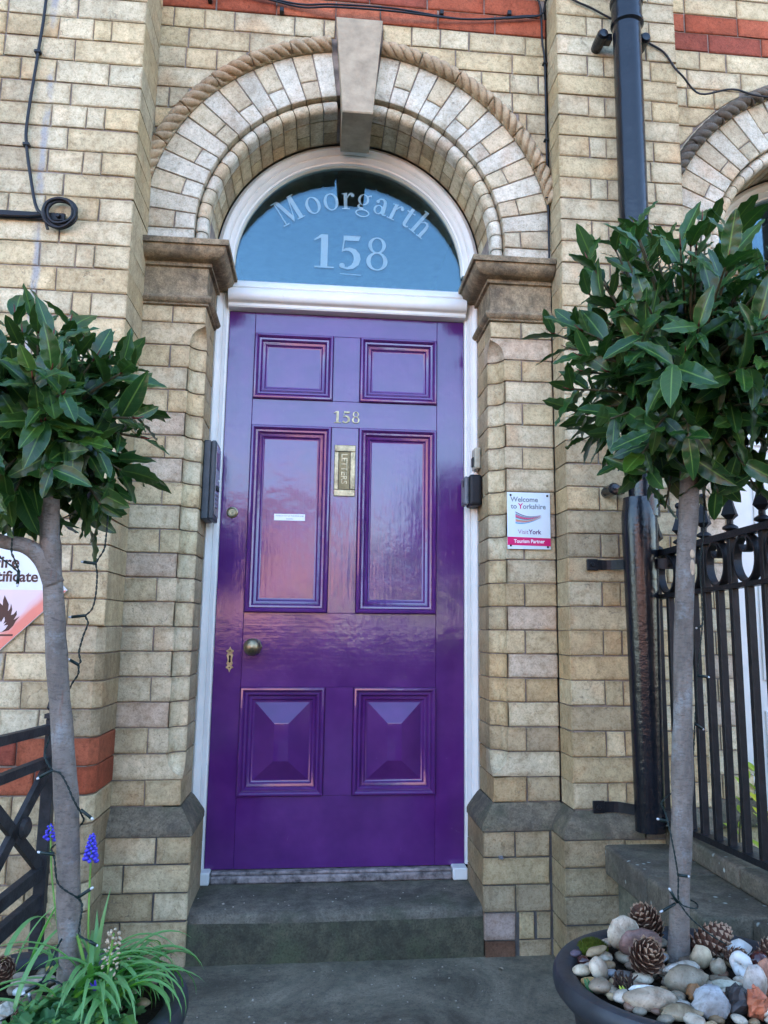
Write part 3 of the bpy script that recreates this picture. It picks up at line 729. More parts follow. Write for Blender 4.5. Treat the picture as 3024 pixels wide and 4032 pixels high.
# ---------------------------------------------------------------- lettering tools
def strip(pts, w):
    # a stroke: centre line points and half widths -> quads
    P = [Vector((a, b)) for a, b in pts]; n = len(P); ww = w if hasattr(w, '__len__') else [w] * n; L = []
    for i in range(n):
        d = (P[min(i + 1, n - 1)] - P[max(i - 1, 0)]).normalized(); q = Vector((-d.y, d.x)) * ww[i]; L.append((P[i] + q, P[i] - q))
    return [[L[i][0], L[i][1], L[i + 1][1], L[i + 1][0]] for i in range(n - 1)]
def arcp(cx, cy, rx, ry, a0, a1, n=14): return [(cx + rx * cos(radians(a0 + (a1 - a0) * i / n)), cy + ry * sin(radians(a0 + (a1 - a0) * i / n))) for i in range(n + 1)]
def ring(cx, cy, rx, ry, thick, thin, n=28):
    Q = []
    for i in range(n):
        q = []
        for j in (i, i + 1):
            a = 2 * pi * j / n; q.append((cx + rx * cos(a), cy + ry * sin(a))); q.append((cx + (rx - thick) * cos(a), cy + (ry - thin) * sin(a)))
        Q.append([q[0], q[1], q[3], q[2]])
    return Q
def rc(x0, x1, y0, y1): return [[(x0, y0), (x1, y0), (x1, y1), (x0, y1)]]
def disc(cx, cy, r, n=12): return [[(cx + r * cos(2 * pi * i / n), cy + r * sin(2 * pi * i / n)) for i in range(n)]]
GL = {
 '1': (.62, [rc(.24, .42, .045, 1.0), rc(.08, .60, 0, .045), [[(.24, 1.0), (.24, .90), (.06, .80), (.05, .835)]]]),
 '5': (.66, [[[(.14, 1.0), (.60, 1.0), (.55, .855), (.14, .855)]], [[(.14, .855), (.175, .855), (.135, .52), (.10, .50)]],
      strip([(.115, .53), (.2, .585), (.31, .595), (.42, .54), (.495, .43), (.515, .31), (.48, .17), (.39, .07), (.26, .02), (.14, .045)], [.012, .035, .055, .075, .088, .09, .083, .06, .034, .03]), disc(.115, .10, .075)]),
 '8': (.66, [ring(.33, .755, .235, .245, .095, .035), ring(.33, .275, .285, .275, .115, .038)]),
 'M': (1.0, [rc(.13, .18, .045, .95), rc(.02, .29, 0, .045), [[(.02, 1.0), (.30, 1.0), (.30, .955), (.02, .955)]], [[(.18, .95), (.33, .95), (.56, .17), (.49, .0), (.47, .0)]], [[(.49, .0), (.56, .17), (.76, .95), (.71, .95)]], rc(.71, .87, .045, .95), rc(.63, .95, 0, .045), rc(.70, .95, .955, 1.0)]),
 'o': (.62, [ring(.31, .325, .28, .345, .115, .035)]),
 'r': (.50, [rc(.10, .23, .04, .60), rc(.02, .32, 0, .04), [[(.02, .63), (.23, .67), (.23, .60), (.02, .60)]], strip([(.23, .46), (.28, .57), (.35, .63), (.43, .62)], [.02, .03, .04, .05]), disc(.43, .565, .07)]),
 'g': (.60, [ring(.27, .44, .215, .225, .095, .03), ring(.29, -.10, .27, .16, .05, .05), strip([(.14, .24), (.10, .16), (.16, .09), (.30, .07)], [.03, .045, .05, .045]), strip([(.42, .58), (.50, .64), (.56, .63)], [.02, .03, .04])]),
 'a': (.56, [rc(.35, .48, .08, .46), strip([(.35, .10), (.44, .03), (.54, .04)], [.03, .035, .02]), strip([(.10, .52), (.18, .62), (.29, .645), (.38, .58), (.415, .46)], [.03, .028, .035, .055, .065]), disc(.12, .50, .065), ring(.22, .19, .185, .19, .085, .03)]),
 't': (.40, [rc(.12, .25, .10, .80), strip([(.185, .12), (.22, .04), (.30, .02), (.38, .07)], [.065, .055, .035, .02]), rc(.02, .12, .60, .65), rc(.25, .38, .60, .65)]),
 'h': (.64, [rc(.10, .23, .04, .98), rc(.02, .31, 0, .04), [[(.02, 1.0), (.23, 1.02), (.23, .98), (.02, .96)]], strip([(.23, .52), (.32, .62), (.42, .63), (.495, .56), (.515, .44)], [.02, .03, .042, .055, .065]), rc(.45, .58, .04, .44), rc(.38, .65, 0, .04)]),
}
def glyph(ch, size, place, depth=0.0, dirn=-1.0):
    # place(x, z) -> world point; every stroke is one more 0.05 mm layer so that none lie in the same plane
    V, F = [], []
    for li, quads in enumerate(GL[ch][1]):
        for q in quads:
            n = len(V); pts = [place(p[0] * size, p[1] * size) for p in q]
            off = Vector((0, dirn * (li * 5e-5), 0))
            if depth:
                m = len(pts); V += [p + off + Vector((0, -depth, 0)) for p in pts] + [p + off for p in pts]
                F.append(tuple(range(n, n + m))); F += [(n + i, n + (i + 1) % m, n + m + (i + 1) % m, n + m + i) for i in range(m)]
            else:
                V += [p + off for p in pts]; F.append(tuple(range(n, n + len(pts))))
    return V, F
def text_mesh(s, size, mat, name, parent, loc, rot=(pi / 2, 0, 0), align='LEFT', extrude=0.0, bold=0.0, spacing=1.0, sx=1.0):
    cu = bpy.data.curves.new(name, 'FONT'); cu.body = s; cu.size = size; cu.align_x = align; cu.extrude = extrude; cu.offset = bold; cu.space_character = spacing; cu.resolution_u = 4
    o = bpy.data.objects.new(name, cu); COL.objects.link(o)
    dg = bpy.context.evaluated_depsgraph_get(); me = bpy.data.meshes.new_from_object(o.evaluated_get(dg))
    bpy.data.objects.remove(o); bpy.data.curves.remove(cu)
    me.materials.clear(); me.materials.append(mat)
    return kid(name, me, parent, loc, rot, scale=(sx, 1, 1))
# ---------------------------------------------------------------- white door frame and fanlight
def door_frame(root, cx, sides, mat, zbase, glasslow=2.517, full=True):
    prof = [(.5460, .262), (.5300, .250), (.5260, .256), (.5180, .258), (.5130, .262), (.5080, .270), (.5040, .268), (.4980, .276), (.4930, .286), (.4870, .288), (.4850, .292), (.4850, .34), (.546, .34)]
    rows = []
    angs = [i / 36 for i in range(37)]
    if 1 not in sides: angs = [a for a in angs if a >= .5]
    for a in angs:
        th = pi * a
        rows.append([(cx + (r - (.008 if r < .5 else .002)) * cos(th), y, ZC + (r - (.008 if r < .5 else .002)) * sin(th)) for r, y in prof])
    obj('arched_head', loft(rows, closed=True, caps=True), mat, root, auto=30)
    for s in sides:
        rows = [[(cx + s * (r - (.0 if r < .5 else .0)), y, z) for r, y in prof] for z in (zbase, .8, 1.6, 2.2, ZC - .001)]
        obj('jamb_post', loft(rows, closed=True, caps=True), mat, root, auto=30)
    if full:
        tp = [(.30, 2.388), (.262, 2.392), (.258, 2.398), (.258, 2.408), (.252, 2.412)] + [(.2515 - .019 * sin(a), 2.440 - .028 * cos(a)) for a in [pi * q / 10 for q in range(11)]] + [(.250, 2.470), (.246, 2.474), (.246, 2.478), (.262, 2.500), (.288, 2.516), (.33, 2.516), (.33, 2.388)]
        rows = [[(x, y, z) for y, z in tp] for x in (-.487, -.2, .1, .487)]
        obj('transom', loft(rows, closed=True, caps=True), mat, root, auto=30)
fr = thing('door_frame', 'white painted frame with arched head and transom around the purple door', 'door frame', (0, .28, .19))
door_frame(fr, 0.0, (-1, 1), WHITE, .236)
for x0, x1 in ((-.512, -.458), (.432, .487)): obj('frame_foot', bbox(x0, x1, .240, .31, .192, .235, .004), WHITE, fr)
obj('threshold', join(bbox(-.456, .430, .258, .36, .190, .216, .005), bbox(-.456, .430, .272, .36, .2165, .2275, .003)), WOODG, fr)
fan = thing('fanlight', 'half-round glass fanlight with pale lettering above the purple door', 'window', (0, .315, 2.517))
n = 48; arc = [(.484 * cos(pi * i / n), ZC + .484 * sin(pi * i / n)) for i in range(n + 1)] + [(-.484, 2.512), (.484, 2.512)]
V = [(x, y, z) for y in (.315, .319) for x, z in arc]; m = len(arc)
obj('pane', (V, [tuple(range(m)), tuple(range(m, 2 * m))[::-1]] + [(i, (i + 1) % m, m + (i + 1) % m, m + i) for i in range(m)]), GLASS, fan)
V2 = [(x, y + .012, z) for x, y, z in V]
obj('added_reflection_pane', (V2, [tuple(range(m)), tuple(range(m, 2 * m))[::-1]] + [(i, (i + 1) % m, m + (i + 1) % m, m + i) for i in range(m)]), GLASS, fan)  # second pane added to strengthen the sky reflection in the fanlight
bead = [[((.482 - d) * cos(pi * i / 36), y, ZC + (.482 - d) * sin(pi * i / 36)) for d, y in ((0, .300), (.006, .303), (.009, .3135), (0, .3145))] for i in range(37)]
obj('glazing_bead', loft(bead, closed=True, caps=True), CREAMP, fan, auto=40)
YT = .3203
sz = .150
for ch, x in zip('158', (-.160, -.050, .063)):
    obj('numeral', glyph(ch, sz, lambda a, b, x=x: Vector((x + a * 1.06, YT, 2.606 + b)), 0, 1.0), LETTER, fan, fix=False)
RA, ZA = .440, 2.437
word = 'Moorgarth'; sz = .113
adv = [GL[c][0] * sz * 1.04 for c in word]; tot = sum(adv); pos = -tot / 2 + .012
for ch, a in zip(word, adv):
    th = (pos + a / 2) / RA; pos += a
    def place(px, pz, th=th, a=a):
        dx = px - a / 2; c_, s_ = cos(th), sin(th)
        return Vector((RA * s_ + dx * c_ + pz * s_ + .004, YT, ZA + RA * c_ - dx * s_ + pz * c_))
    obj('letter', glyph(ch, sz, place, 0, 1.0), LETTER, fan, fix=False)
obj('underline', ([(-.040, YT, 2.5825), (.050, YT, 2.5795), (.050, YT, 2.5825), (-.040, YT, 2.5855)], [(0, 1, 2, 3)]), LETTER, fan, fix=False)
# ---------------------------------------------------------------- purple door
YD = .30
dr = thing('front_door', 'purple six-panelled front door with brass numerals, letter plate and knob', 'door', (0, YD, .23))
X0, X1, Z0, Z1 = -.4835, .4835, .2305, 2.386
PX = [(-.378, -.058), (.052, .371)]
PZ = [(2.022, 2.297), (1.168, 1.913), (.487, .886)]
g = .0006
obj('stile', bbox(X0, PX[0][0] - g, YD, YD + .045, Z0, Z1, .0015), PURV, dr)
obj('stile', bbox(PX[1][1] + g, X1, YD, YD + .045, Z0, Z1, .0015), PURV, dr)
zr = [Z0] + [v for p in PZ[::-1] for v in p] + [Z1]
for i in range(0, len(zr), 2): obj('rail', bbox(PX[0][0], PX[1][1], YD + .0006, YD + .045, zr[i], zr[i + 1], .0012), PURH, dr)
for a, b in PZ: obj('muntin', bbox(PX[0][1] + g, PX[1][0] - g, YD, YD + .045, a + g, b - g, .0012), PURV, dr)
mp = [(0, .0), (.0005, .010), (.004, .0145), (.010, .0155), (.015, .011), (.018, .005), (.0195, .0045), (.0205, .0085), (.027, .0075), (.031, .002), (.034, -.0045), (.036, -.005), (.037, -.002), (.044, -.004), (.049, -.011), (.052, -.0125), (.0555, -.013)]
def rectloft(x0, x1, z0, z1, prof, y=YD):
    return loft([[(x0 + d, y - h, z0 + d), (x1 - d, y - h, z0 + d), (x1 - d, y - h, z1 - d), (x0 + d, y - h, z1 - d)] for d, h in prof], closed=True)
for pi_, (a, b) in enumerate(PZ):
    for x0, x1 in PX:
        d = .0555
        if pi_ < 2:
            pn = obj('panel', bbox(x0 + d - .004, x1 - d + .004, YD + .013, YD + .03, a + d - .004, b - d + .004, .001), PURV, dr)
        else:
            cx = (x0 + x1) / 2
            q = [(d - .004, -.0135), (d + .001, -.0135), (d + .010, -.012)]
            xx0, xx1, zz0, zz1 = cx - .029, cx + .027, .615, .754
            V = []
            ring_ = lambda x0_, x1_, z0_, z1_, h: [(x0_, YD - h, z0_), (x1_, YD - h, z0_), (x1_, YD - h, z1_), (x0_, YD - h, z1_)]
            rows = [ring_(x0 + d - .004, x1 - d + .004, a + d - .004, b - d + .004, -.014), ring_(x0 + d + .002, x1 - d - .002, a + d + .002, b - d - .002, -.0135), ring_(xx0, xx1, zz0, zz1, .022), ring_(xx0 + .003, xx1 - .003, zz0 + .003, zz1 - .003, .0225)]
            vf = loft(rows, closed=True); vf[1].append((12, 13, 14, 15))
            pn = obj('panel', vf, PURV, dr, auto=10)
        obj('panel_moulding', rectloft(x0, x1, a, b, mp), PURV, dr, auto=24)
# brass fittings
for ch, x in zip('158', (-.053, -.017, .021)):
    no = obj('door_numeral', glyph(ch, .048, lambda a, b, x=x: Vector((x + a * 1.12, YD, 1.933 + b)), .0045), BRASS, dr, fix=False)
lp = obj('letter_plate', join(bbox(-.044, .041, YD - .006, YD, 1.6315, 1.6585, .002), bbox(-.044, .041, YD - .006, YD, 1.8135, 1.8405, .002), bbox(-.044, -.0265, YD - .006, YD, 1.6587, 1.8133, .002), bbox(.0195, .041, YD - .006, YD, 1.6587, 1.8133, .002)), BRASS, dr)
obj('letter_flap', bbox(-.026, .019, YD - .0025, YD, 1.659, 1.813, .001), BRASSD, lp)
t = text_mesh('LETTERS', .034, BRASS, 'raised_lettering', lp, (-.0150, YD - .0030, 1.806), (pi / 2, pi / 2, 0), 'LEFT', .0012, .0006, 1.0, .98)
kb = obj('door_knob', lathe([(.0, -.078), (.012, -.0765), (.022, -.072), (.029, -.064), (.0325, -.053), (.031, -.042), (.024, -.033), (.014, -.028), (.011, -.022), (.011, -.012), (.016, -.008)], (-.338, YD, 1.037), 28, 'y'), BRASS, dr, auto=50)
obj('knob_rose', lathe([(.0, -.0), (.033, -.0), (.033, -.003), (.028, -.007), (.014, -.008), (0, -.008)], (-.336, YD, 1.037), 8, 'y'), BRASS, kb)
ck = obj('cylinder_lock', lathe([(0, -.009), (.013, -.009), (.0145, -.0075), (.0165, -.0085), (.021, -.006), (.0225, 0)], (-.438, YD, 1.556), 24, 'y'), BRASS, dr, auto=40)
obj('lock_core', lathe([(0, -.011), (.0075, -.011), (.0075, -.006)], (-.438, YD, 1.552), 16, 'y'), BRASS, ck)
obj('keyhole', bbox_simple(-.4392, -.4368, YD - .0118, YD - .0108, 1.546, 1.556, .0003), HOLE, ck)
es = [(0, .049), (.0035, .041), (.006, .0375), (.0135, .034), (.0145, .030), (.009, .027), (.0075, .023), (.010, .021), (.0130, .017), (.0110, .010), (.0085, .0), (.0098, -.009), (.0125, -.015), (.0108, -.018), (.0075, -.021), (.009, -.025), (.0145, -.028), (.0135, -.032), (.006, -.0355), (.0035, -.040), (0, -.049)]
poly = es + [(-x, z) for x, z in es[::-1] if x > 0]
ep = obj('escutcheon', prism([(-.4235 + x, .989 + z) for x, z in poly], YD - .0025, YD, .0006), BRASS, dr)
obj('keyhole', prism([(-.4235 + x, .992 + z) for x, z in [(-.002, -.015), (.002, -.015), (.0042, -.012), (.003, .0), (.004, .008), (.002, .013), (-.002, .013), (-.004, .008), (-.003, 0), (-.0042, -.012)]], YD - .0031, YD - .0022, .0002), HOLE, ep)
for zz in (.0325, -.030): obj('screw', lathe([(0, -.0038), (.003, -.0034), (.0036, -.0022)], (-.4235, YD, .989 + zz), 10, 'y'), BRASSD, ep)
st = obj('notice_sticker', bbox(-.276, -.1545, YD + .0118, YD + .0132, 1.5305, 1.5565, .0003), SIGNW, dr)
text_mesh('PLEASE DO NOT LET THIS DOOR SLAM', .0074, GREYT, 'notice_lettering', st, (-.215, YD + .0115, 1.5465), (pi / 2, 0, 0), 'CENTER', 0, .0001, 1.0, .84)
text_mesh('THANKS', .0074, GREYT, 'notice_lettering', st, (-.215, YD + .0115, 1.5345), (pi / 2, 0, 0), 'CENTER', 0, .0001)
# ---------------------------------------------------------------- doorstep
rows = []
import itertools
for i in range(15):
    x = -.512 + 1.002 * i / 14
    dz = .004 * sin(i * 1.9) + .002 * sin(i * 4.3); wear = .007 * sin(pi * i / 14)
    zt = .183 - wear * .6
    rows.append([(x, .36, -.1), (x, -.052 + .002 * sin(i * 2.3), -.1), (x, -.042 + .003 * sin(i * 2.9), .05), (x, -.030 + .002 * sin(i), zt - .030), (x, -.025 + .003 * sin(i * 1.7), zt - .012), (x, -.012, zt - .002 + dz * .3), (x, .02, zt + .002), (x, .15, zt + .006 - wear * .3), (x, .36, .192)])
step = obj('doorstep', loft(rows, closed=True, caps=True), STEPM, None, auto=50)
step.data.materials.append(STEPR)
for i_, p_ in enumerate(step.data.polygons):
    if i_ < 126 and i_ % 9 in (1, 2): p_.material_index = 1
tag(step, 'worn dark stone doorstep below the purple door', 'doorstep')
# ---------------------------------------------------------------- things fixed to the wall
ic = thing('door_intercom', 'dark grey intercom box with keypad on the left door reveal', 'intercom', (-.534, .17, 1.65))
obj('back_box', bbox(-.532, -.5065, .100, .243, 1.503, 1.800, .003), GREYP, ic)
obj('front_shell', bbox(-.5055, -.487, .100, .243, 1.503, 1.800, .006, 3), GREYP, ic)
fp = obj('face_plate', bbox(-.4865, -.4852, .116, .238, 1.522, 1.786, .0004), STEEL, ic)
obj('name_window', bbox(-.4850, -.4838, .128, .200, 1.70, 1.762, .0004), PURT, fp)
obj('call_button', bbox(-.4850, -.480, .150, .200, 1.618, 1.636, .001), BLACKR, fp)
for r_ in range(4):
    for c_ in range(3): obj('key_button', lathe([(.0055, 0), (.0055, .002), (.003, .0032), (0, .0035)], (-.4850, .145 + .02 * c_, 1.602 - .0155 * r_), 10, 'x'), STEEL, fp)
obj('lens', lathe([(.004, 0), (.004, .002), (0, .003)], (-.4850, .212, 1.664), 10, 'x'), WHT, fp)
db = thing('doorbell', 'ivory doorbell push on the right door reveal above the key safe', 'doorbell', (.534, .225, 1.77))
obj('bell_base', bbox(.508, .533, .186, .256, 1.740, 1.826, .006, 2), IVORY, db)
obj('bell_button', bbox(.503, .509, .205, .240, 1.752, 1.790, .002), BLACKR, db)
ks = thing('key_safe', 'black and grey key safe on the right door reveal', 'key safe', (.534, .21, 1.65))
obj('safe_body', bbox(.482, .533, .160, .257, 1.588, 1.712, .012, 3), BLACKR, ks)
kf = obj('safe_cover', bbox(.464, .4815, .168, .250, 1.592, 1.704, .007, 2), GREYK, ks)
obj('cover_window', bbox(.4625, .4645, .180, .205, 1.664, 1.688, .0006), BLACKR, kf)
text_mesh('Burg', .014, BLACKR, 'maker_lettering', kf, (.4632, .222, 1.600), (pi / 2, 0, -pi / 2), 'LEFT', 0, .0003)
# visitor sign
ys = thing('tourism_sign', 'white and magenta welcome sign screwed to the brick pier right of the door', 'sign', (.673, -.004, 1.51))
yb = obj('sign_plate', bbox(.592, .7545, -.0095, -.006, 1.404, 1.615, .0006), SIGNW, ys)
yy = -.0100
obj('magenta_band', ([(.592, yy, 1.418), (.7545, yy, 1.416), (.7545, yy, 1.4455), (.592, yy, 1.449)], [(0, 1, 2, 3)]), MAGENTA, ys)
for s_, m_, x_, z_, h_, sx_ in (('Welcome', GREYT, .6045, 1.580, .0262, 1.0), ('to ', GREYT, .6055, 1.554, .0262, 1.0), ('Y', MAGENTA, .6335, 1.554, .0285, 1.0), ('orkshire', GREYT, .6505, 1.554, .0262, .98), ('Visit', MAUV, .6315, 1.460, .0235, .95), ('York', PURT, .6725, 1.460, .0235, .95)):
    text_mesh(s_, h_, m_, 'sign_lettering', ys, (x_, yy, z_), (pi / 2, 0, 0), 'LEFT', 0, .0006 if m_ is not MAUV else 0.0, 1.0, sx_)
text_mesh('Tourism Partner', .0182, WHT, 'sign_lettering', ys, (.6735, yy - .0002, 1.427), (pi / 2, 0, 0), 'CENTER', 0, .0004, 1.0, .94)
for i, (m_, w_, a_, b_) in enumerate(((PURT, .0032, .0, .0), (TEAL, .0022, .0042, .001), (MAUV, .004, .0085, .003), (PINKP, .005, .0145, .005), (PURT, .0028, .0195, .008), (TEAL, .0025, .0245, .010), (ORG, .004, .0295, .013), (PINKP, .0018, .0345, .015), (BLU, .0042, .0405, .018))):
    P = []
    for k in range(19):
        u = k / 18; x = .6225 + .098 * u; z = 1.5415 - a_ - (.016 - a_ * .16) * sin(u * pi * .9) * (1 - u * .3) + (a_ * .72) * u ** 1.2 - .006 * u
        P.append((x, z, w_ * (1 - u) ** .75 * .5 + .0001))
    V = [(x, yy - i * 4e-5, z + h) for x, z, h in P] + [(x, yy - i * 4e-5, z - h) for x, z, h in P]
    obj('swoosh_stripe', (V, [(k, k + 1, 20 + k, 19 + k) for k in range(18)]), m_, ys, fix=False)
for x_, z_ in ((.605, 1.604), (.744, 1.604), (.604, 1.4165), (.7435, 1.413)): obj('screw_cap', lathe([(0, -.003), (.003, -.0028), (.0042, -.001), (.0042, 0)], (x_, -.0093, z_), 12, 'y'), BLACKR, ys)
# fire certificate sign
fs = thing('fire_sign', 'diamond fire certificate sign with a black flame behind the left bay trunk', 'sign', (-1.07, YL, 1.22))
cx, cz, hd, ypl = -1.07, 1.2205, .191, YL - .012
P4 = [(cx - hd, cz), (cx, cz - hd), (cx + hd, cz), (cx, cz + hd)]
obj('sign_plate', prism(P4, ypl, ypl + .004, .0006), FIREW, fs)
low = obj('red_half', ([(cx - hd + .002, ypl - .0004, cz - .001), (cx, ypl - .0004, cz - hd + .002), (cx + hd - .002, ypl - .0004, cz - .001), (cx, ypl - .0004, cz - .001)], [(0, 1, 3), (1, 2, 3)]), FIRER, fs, fix=False)
uvl = low.data.uv_layers.new(name='UVMap')
for l_ in low.data.loops:
    co = low.data.vertices[l_.vertex_index].co + Vector(WP[low]); e = (abs(co.x - cx) + abs(co.z - cz)) / hd
    uvl.data[l_.index].uv = ((1 - e) * 1.6, co.x * 4)
text_mesh('Fire', .052, INK, 'sign_lettering', fs, (cx, ypl - .0006, 1.2885), (pi / 2, 0, 0), 'CENTER', 0, .0012, 1.0)
text_mesh('Certificate', .047, INK, 'sign_lettering', fs, (cx + .002, ypl - .0006, 1.2455), (pi / 2, 0, 0), 'CENTER', 0, .0012, .98)
fl = [(100, 1395), (180, 1370), (235, 1310), (265, 1245), (310, 1180), (235, 1230), (270, 1160), (265, 1100), (230, 1150), (195, 1165), (205, 1090), (185, 1010), (175, 1080), (150, 1115), (155, 1020), (90, 895), (75, 960), (75, 1035), (30, 995), (0, 990), (-5, 1060), (-45, 1110), (-30, 1190), (-75, 1160), (-95, 1100), (-100, 1170), (-75, 1250), (-120, 1210), (-90, 1290), (-40, 1365), (30, 1398)]
fi = [(95, 1392), (140, 1350), (168, 1298), (112, 1308), (146, 1260), (105, 1285), (122, 1232), (110, 1190), (85, 1238), (72, 1266), (40, 1210), (36, 1270), (0, 1300), (18, 1330), (-10, 1335), (20, 1375), (50, 1395)]
def fpt(a, b): return (-1.086 + a / 4403, 1.2195 - (b - 820) / 4403)
def flatpoly(pts, y):
    from mathutils.geometry import tessellate_polygon
    V = [Vector((x, y, z)) for x, z in pts]; T = tessellate_polygon([V]); return V, [tuple(t) for t in T]
obj('flame', flatpoly([fpt(*q) for q in fl], ypl - .0008), INK, fs, fix=False)
obj('inner_flame', flatpoly([fpt(*q) for q in fi], ypl - .0011), flat('flame_white', (.62, .52, .52)), fs, fix=False)
obj('flame_bar', flatpoly([fpt(-120, 1428), fpt(240, 1422), fpt(240, 1446), fpt(-120, 1452)], ypl - .0008), INK, fs, fix=False)
for x_, z_ in ((cx + .174, cz + .003), (cx - .005, cz - .172)): obj('screw', lathe([(0, -.003), (.003, -.0028), (.0048, -.001), (.0048, 0)], (x_, ypl, z_), 12, 'y'), STEEL, fs)
# coiled cable on an iron strap
sb = thing('iron_strap', 'flat black iron strap bolted to the left wall behind the cable coil', 'bracket', (-1.15, YL, 2.47))
obj('strap_bar', bbox(-1.55, -.978, YL - .016, YL - .006, 2.456, 2.484, .002), IRON, sb)
obj('bolt', lathe([(0, -.012), (.006, -.012), (.0075, -.009), (.0075, 0)], (-.998, YL - .016, 2.471), 8, 'y'), IRON, sb)
obj('strap_fixing', bbox(-1.03, -.982, YL - .007, YL, 2.460, 2.480, .001), IRON, sb)
cc = thing('coiled_cable', 'black cable hanging down the left wall and wound into a coil', 'cable', (-1.0, YL, 2.48))
yc = YL - .012
down = smoothpath([(-1.095, yc, 3.9), (-1.103, yc, 3.293), (-1.114, yc, 3.073), (-1.129, yc, 2.817), (-1.124, yc, 2.726), (-1.10, yc, 2.603), (-1.072, yc - .01, 2.50), (-1.045, yc - .016, 2.468)], 6)
obj('cable_drop', tube(down, .0055, 8), CABLE, cc, auto=60)
rings = []
for k, (dx, dz, rr) in enumerate(((0, 0, .050), (.004, .003, .047), (-.003, -.004, .052), (.002, -.006, .0485), (-.004, .005, .0445))):
    rings.append(tube([(-.990 + dx + (rr + .002 * sin(3 * a + k)) * cos(a), YL - .022 - .006 * (k % 3) - .004 * sin(a * 2 + k), 2.480 + dz + rr * sin(a)) for a in [2 * pi * i / 40 for i in range(41)]], .0052, 7))
for v_ in rings: obj('coil_loop', v_, CABLE, cc, auto=60)
obj('cable_tail', tube(smoothpath([(-1.04, yc - .02, 2.475), (-1.036, yc - .018, 2.45), (-1.027, yc - .012, 2.418)], 5), .0052, 8), CABLE, cc)
obj('cable_tail', tube(smoothpath([(-1.045, yc - .014, 2.470), (-1.12, yc - .012, 2.462), (-1.3, yc - .012, 2.460), (-1.55, yc - .012, 2.458)], 5), .0045, 8), CABLE, cc)
for z_ in (3.08, 2.728): obj('cable_clip', bbox(-1.136 if z_ < 3 else -1.126, -1.114 if z_ < 3 else -1.104, yc - .008, YL, z_ - .006, z_ + .006, .002), BLACKR, cc)
# cables over the arch
tcab = thing('black_cable', 'two thin black cables sagging across the red brick band over the arch', 'cable', (0, -.02, 3.55))
for dz in (0, .012):
    obj('cable_run', tube(smoothpath([(-.86, -.03, 3.63), (-.39, -.022, 3.568 + dz * .5), (-.225, -.02, 3.543 + dz), (-.097, -.055, 3.527 + dz), (.144, -.055, 3.532 + dz), (.427, -.02, 3.553), (.676, -.02, 3.585 + dz * .5), (.754, -.022, 3.606), (.77, -.03, 3.66), (.80, -.16, 3.75)], 7), .0042, 6), CABLE, tcab)
for x_, z_ in ((-.58, 3.545), (.34, 3.575), (-.30, 3.523), (.62, 3.60)): obj('cable_clip', bbox(x_ - .008, x_ + .008, -.024, .001, z_ - .008, z_ + .012, .002), BLACKR, tcab)
vc = thing('black_cable', 'thin black cable running straight down beside the right pilaster to the capital', 'cable', (.765, -.012, 2.6))
obj('cable_run', tube(smoothpath([(.729, -.02, 3.70), (.752, -.014, 3.639), (.757, -.012, 3.49), (.766, -.012, 3.39), (.767, -.012, 3.057), (.768, -.012, 2.817), (.769, -.012, 2.60), (.766, -.014, 2.535), (.752, -.012, 2.524)], 6), .0042, 7), CABLE, vc)
for z_ in (3.39, 3.05, 2.80): obj('cable_clip', bbox(.757, .776, -.02, .002, z_ - .004, z_ + .004, .002), BLACKR, vc)
rc_ = thing('black_cable', 'thin black cable crossing the pilaster behind the downpipe and sagging right', 'cable', (1.2, -.15, 3.4))
obj('cable_run', tube(smoothpath([(.72, -.14, 3.66), (.848, -.150, 3.574), (.916, -.150, 3.547), (.99, -.160, 3.50), (1.07, -.165, 3.46), (1.141, -.150, 3.419), (1.212, -.148, 3.379), (1.254, -.148, 3.315), (1.284, -.148, 3.283), (1.40, -.06, 3.275), (1.537, -.07, 3.300), (1.709, -.06, 3.285), (2.3, -.05, 3.31)], 6), .0042, 7), CABLE, rc_)
# ---------------------------------------------------------------- downpipe
dp = thing('downpipe', 'black painted cast iron downpipe on the brick pilaster right of the door', 'drainpipe', (1.01, -.25, .5))
py = -.252
obj('pipe_length', lathe([(.053, 3.43), (.0535, 2.2), (.0525, 1.50)], (1.020, py, 0), 28), BLACKP, dp, auto=50)
obj('pipe_length', lathe([(.055, 3.43), (.057, 5.0)], (1.022, py, 0), 28), BLACKP, dp, auto=50)
def sock(z0, z1, x, r, name='socket'):
    return obj(name, lathe([(.050, z0 - .012), (r - .006, z0 - .006), (r, z0), (r, z0 + .012), (r - .005, z0 + .016), (r - .005, z1 - .02), (r, z1 - .016), (r + .001, z1 - .004), (r - .004, z1), (.05, z1 + .004)], (x, py, 0), 28), BLACKP, dp, auto=40)
s1 = sock(3.395, 3.50, 1.022, .0625)
s2 = obj('pipe_length', lathe([(.0525, 1.565), (.054, 1.55), (.0605, 1.50), (.0605, 1.44), (.059, 1.35), (.053, .95), (.0485, .47)], (1.0, py, 0), 28), BLACKP, dp, auto=40)
def ear(x, z, so):
    sx = 1 if x > 1.02 else -1
    obj('pipe_ear', join(lathe([(0, -.238), (.016, -.236), (.022, -.226), (.022, -.16), (.02, -.138)], (x, 0, z), 14, 'y'), box(min(x, x - sx * .04), max(x, x - sx * .04), -.215, -.18, z - .014, z + .014)), BLACKP, so)
ear(.936, 3.372, s1); ear(1.104, 3.372, s1); ear(.925, 1.60, s2)
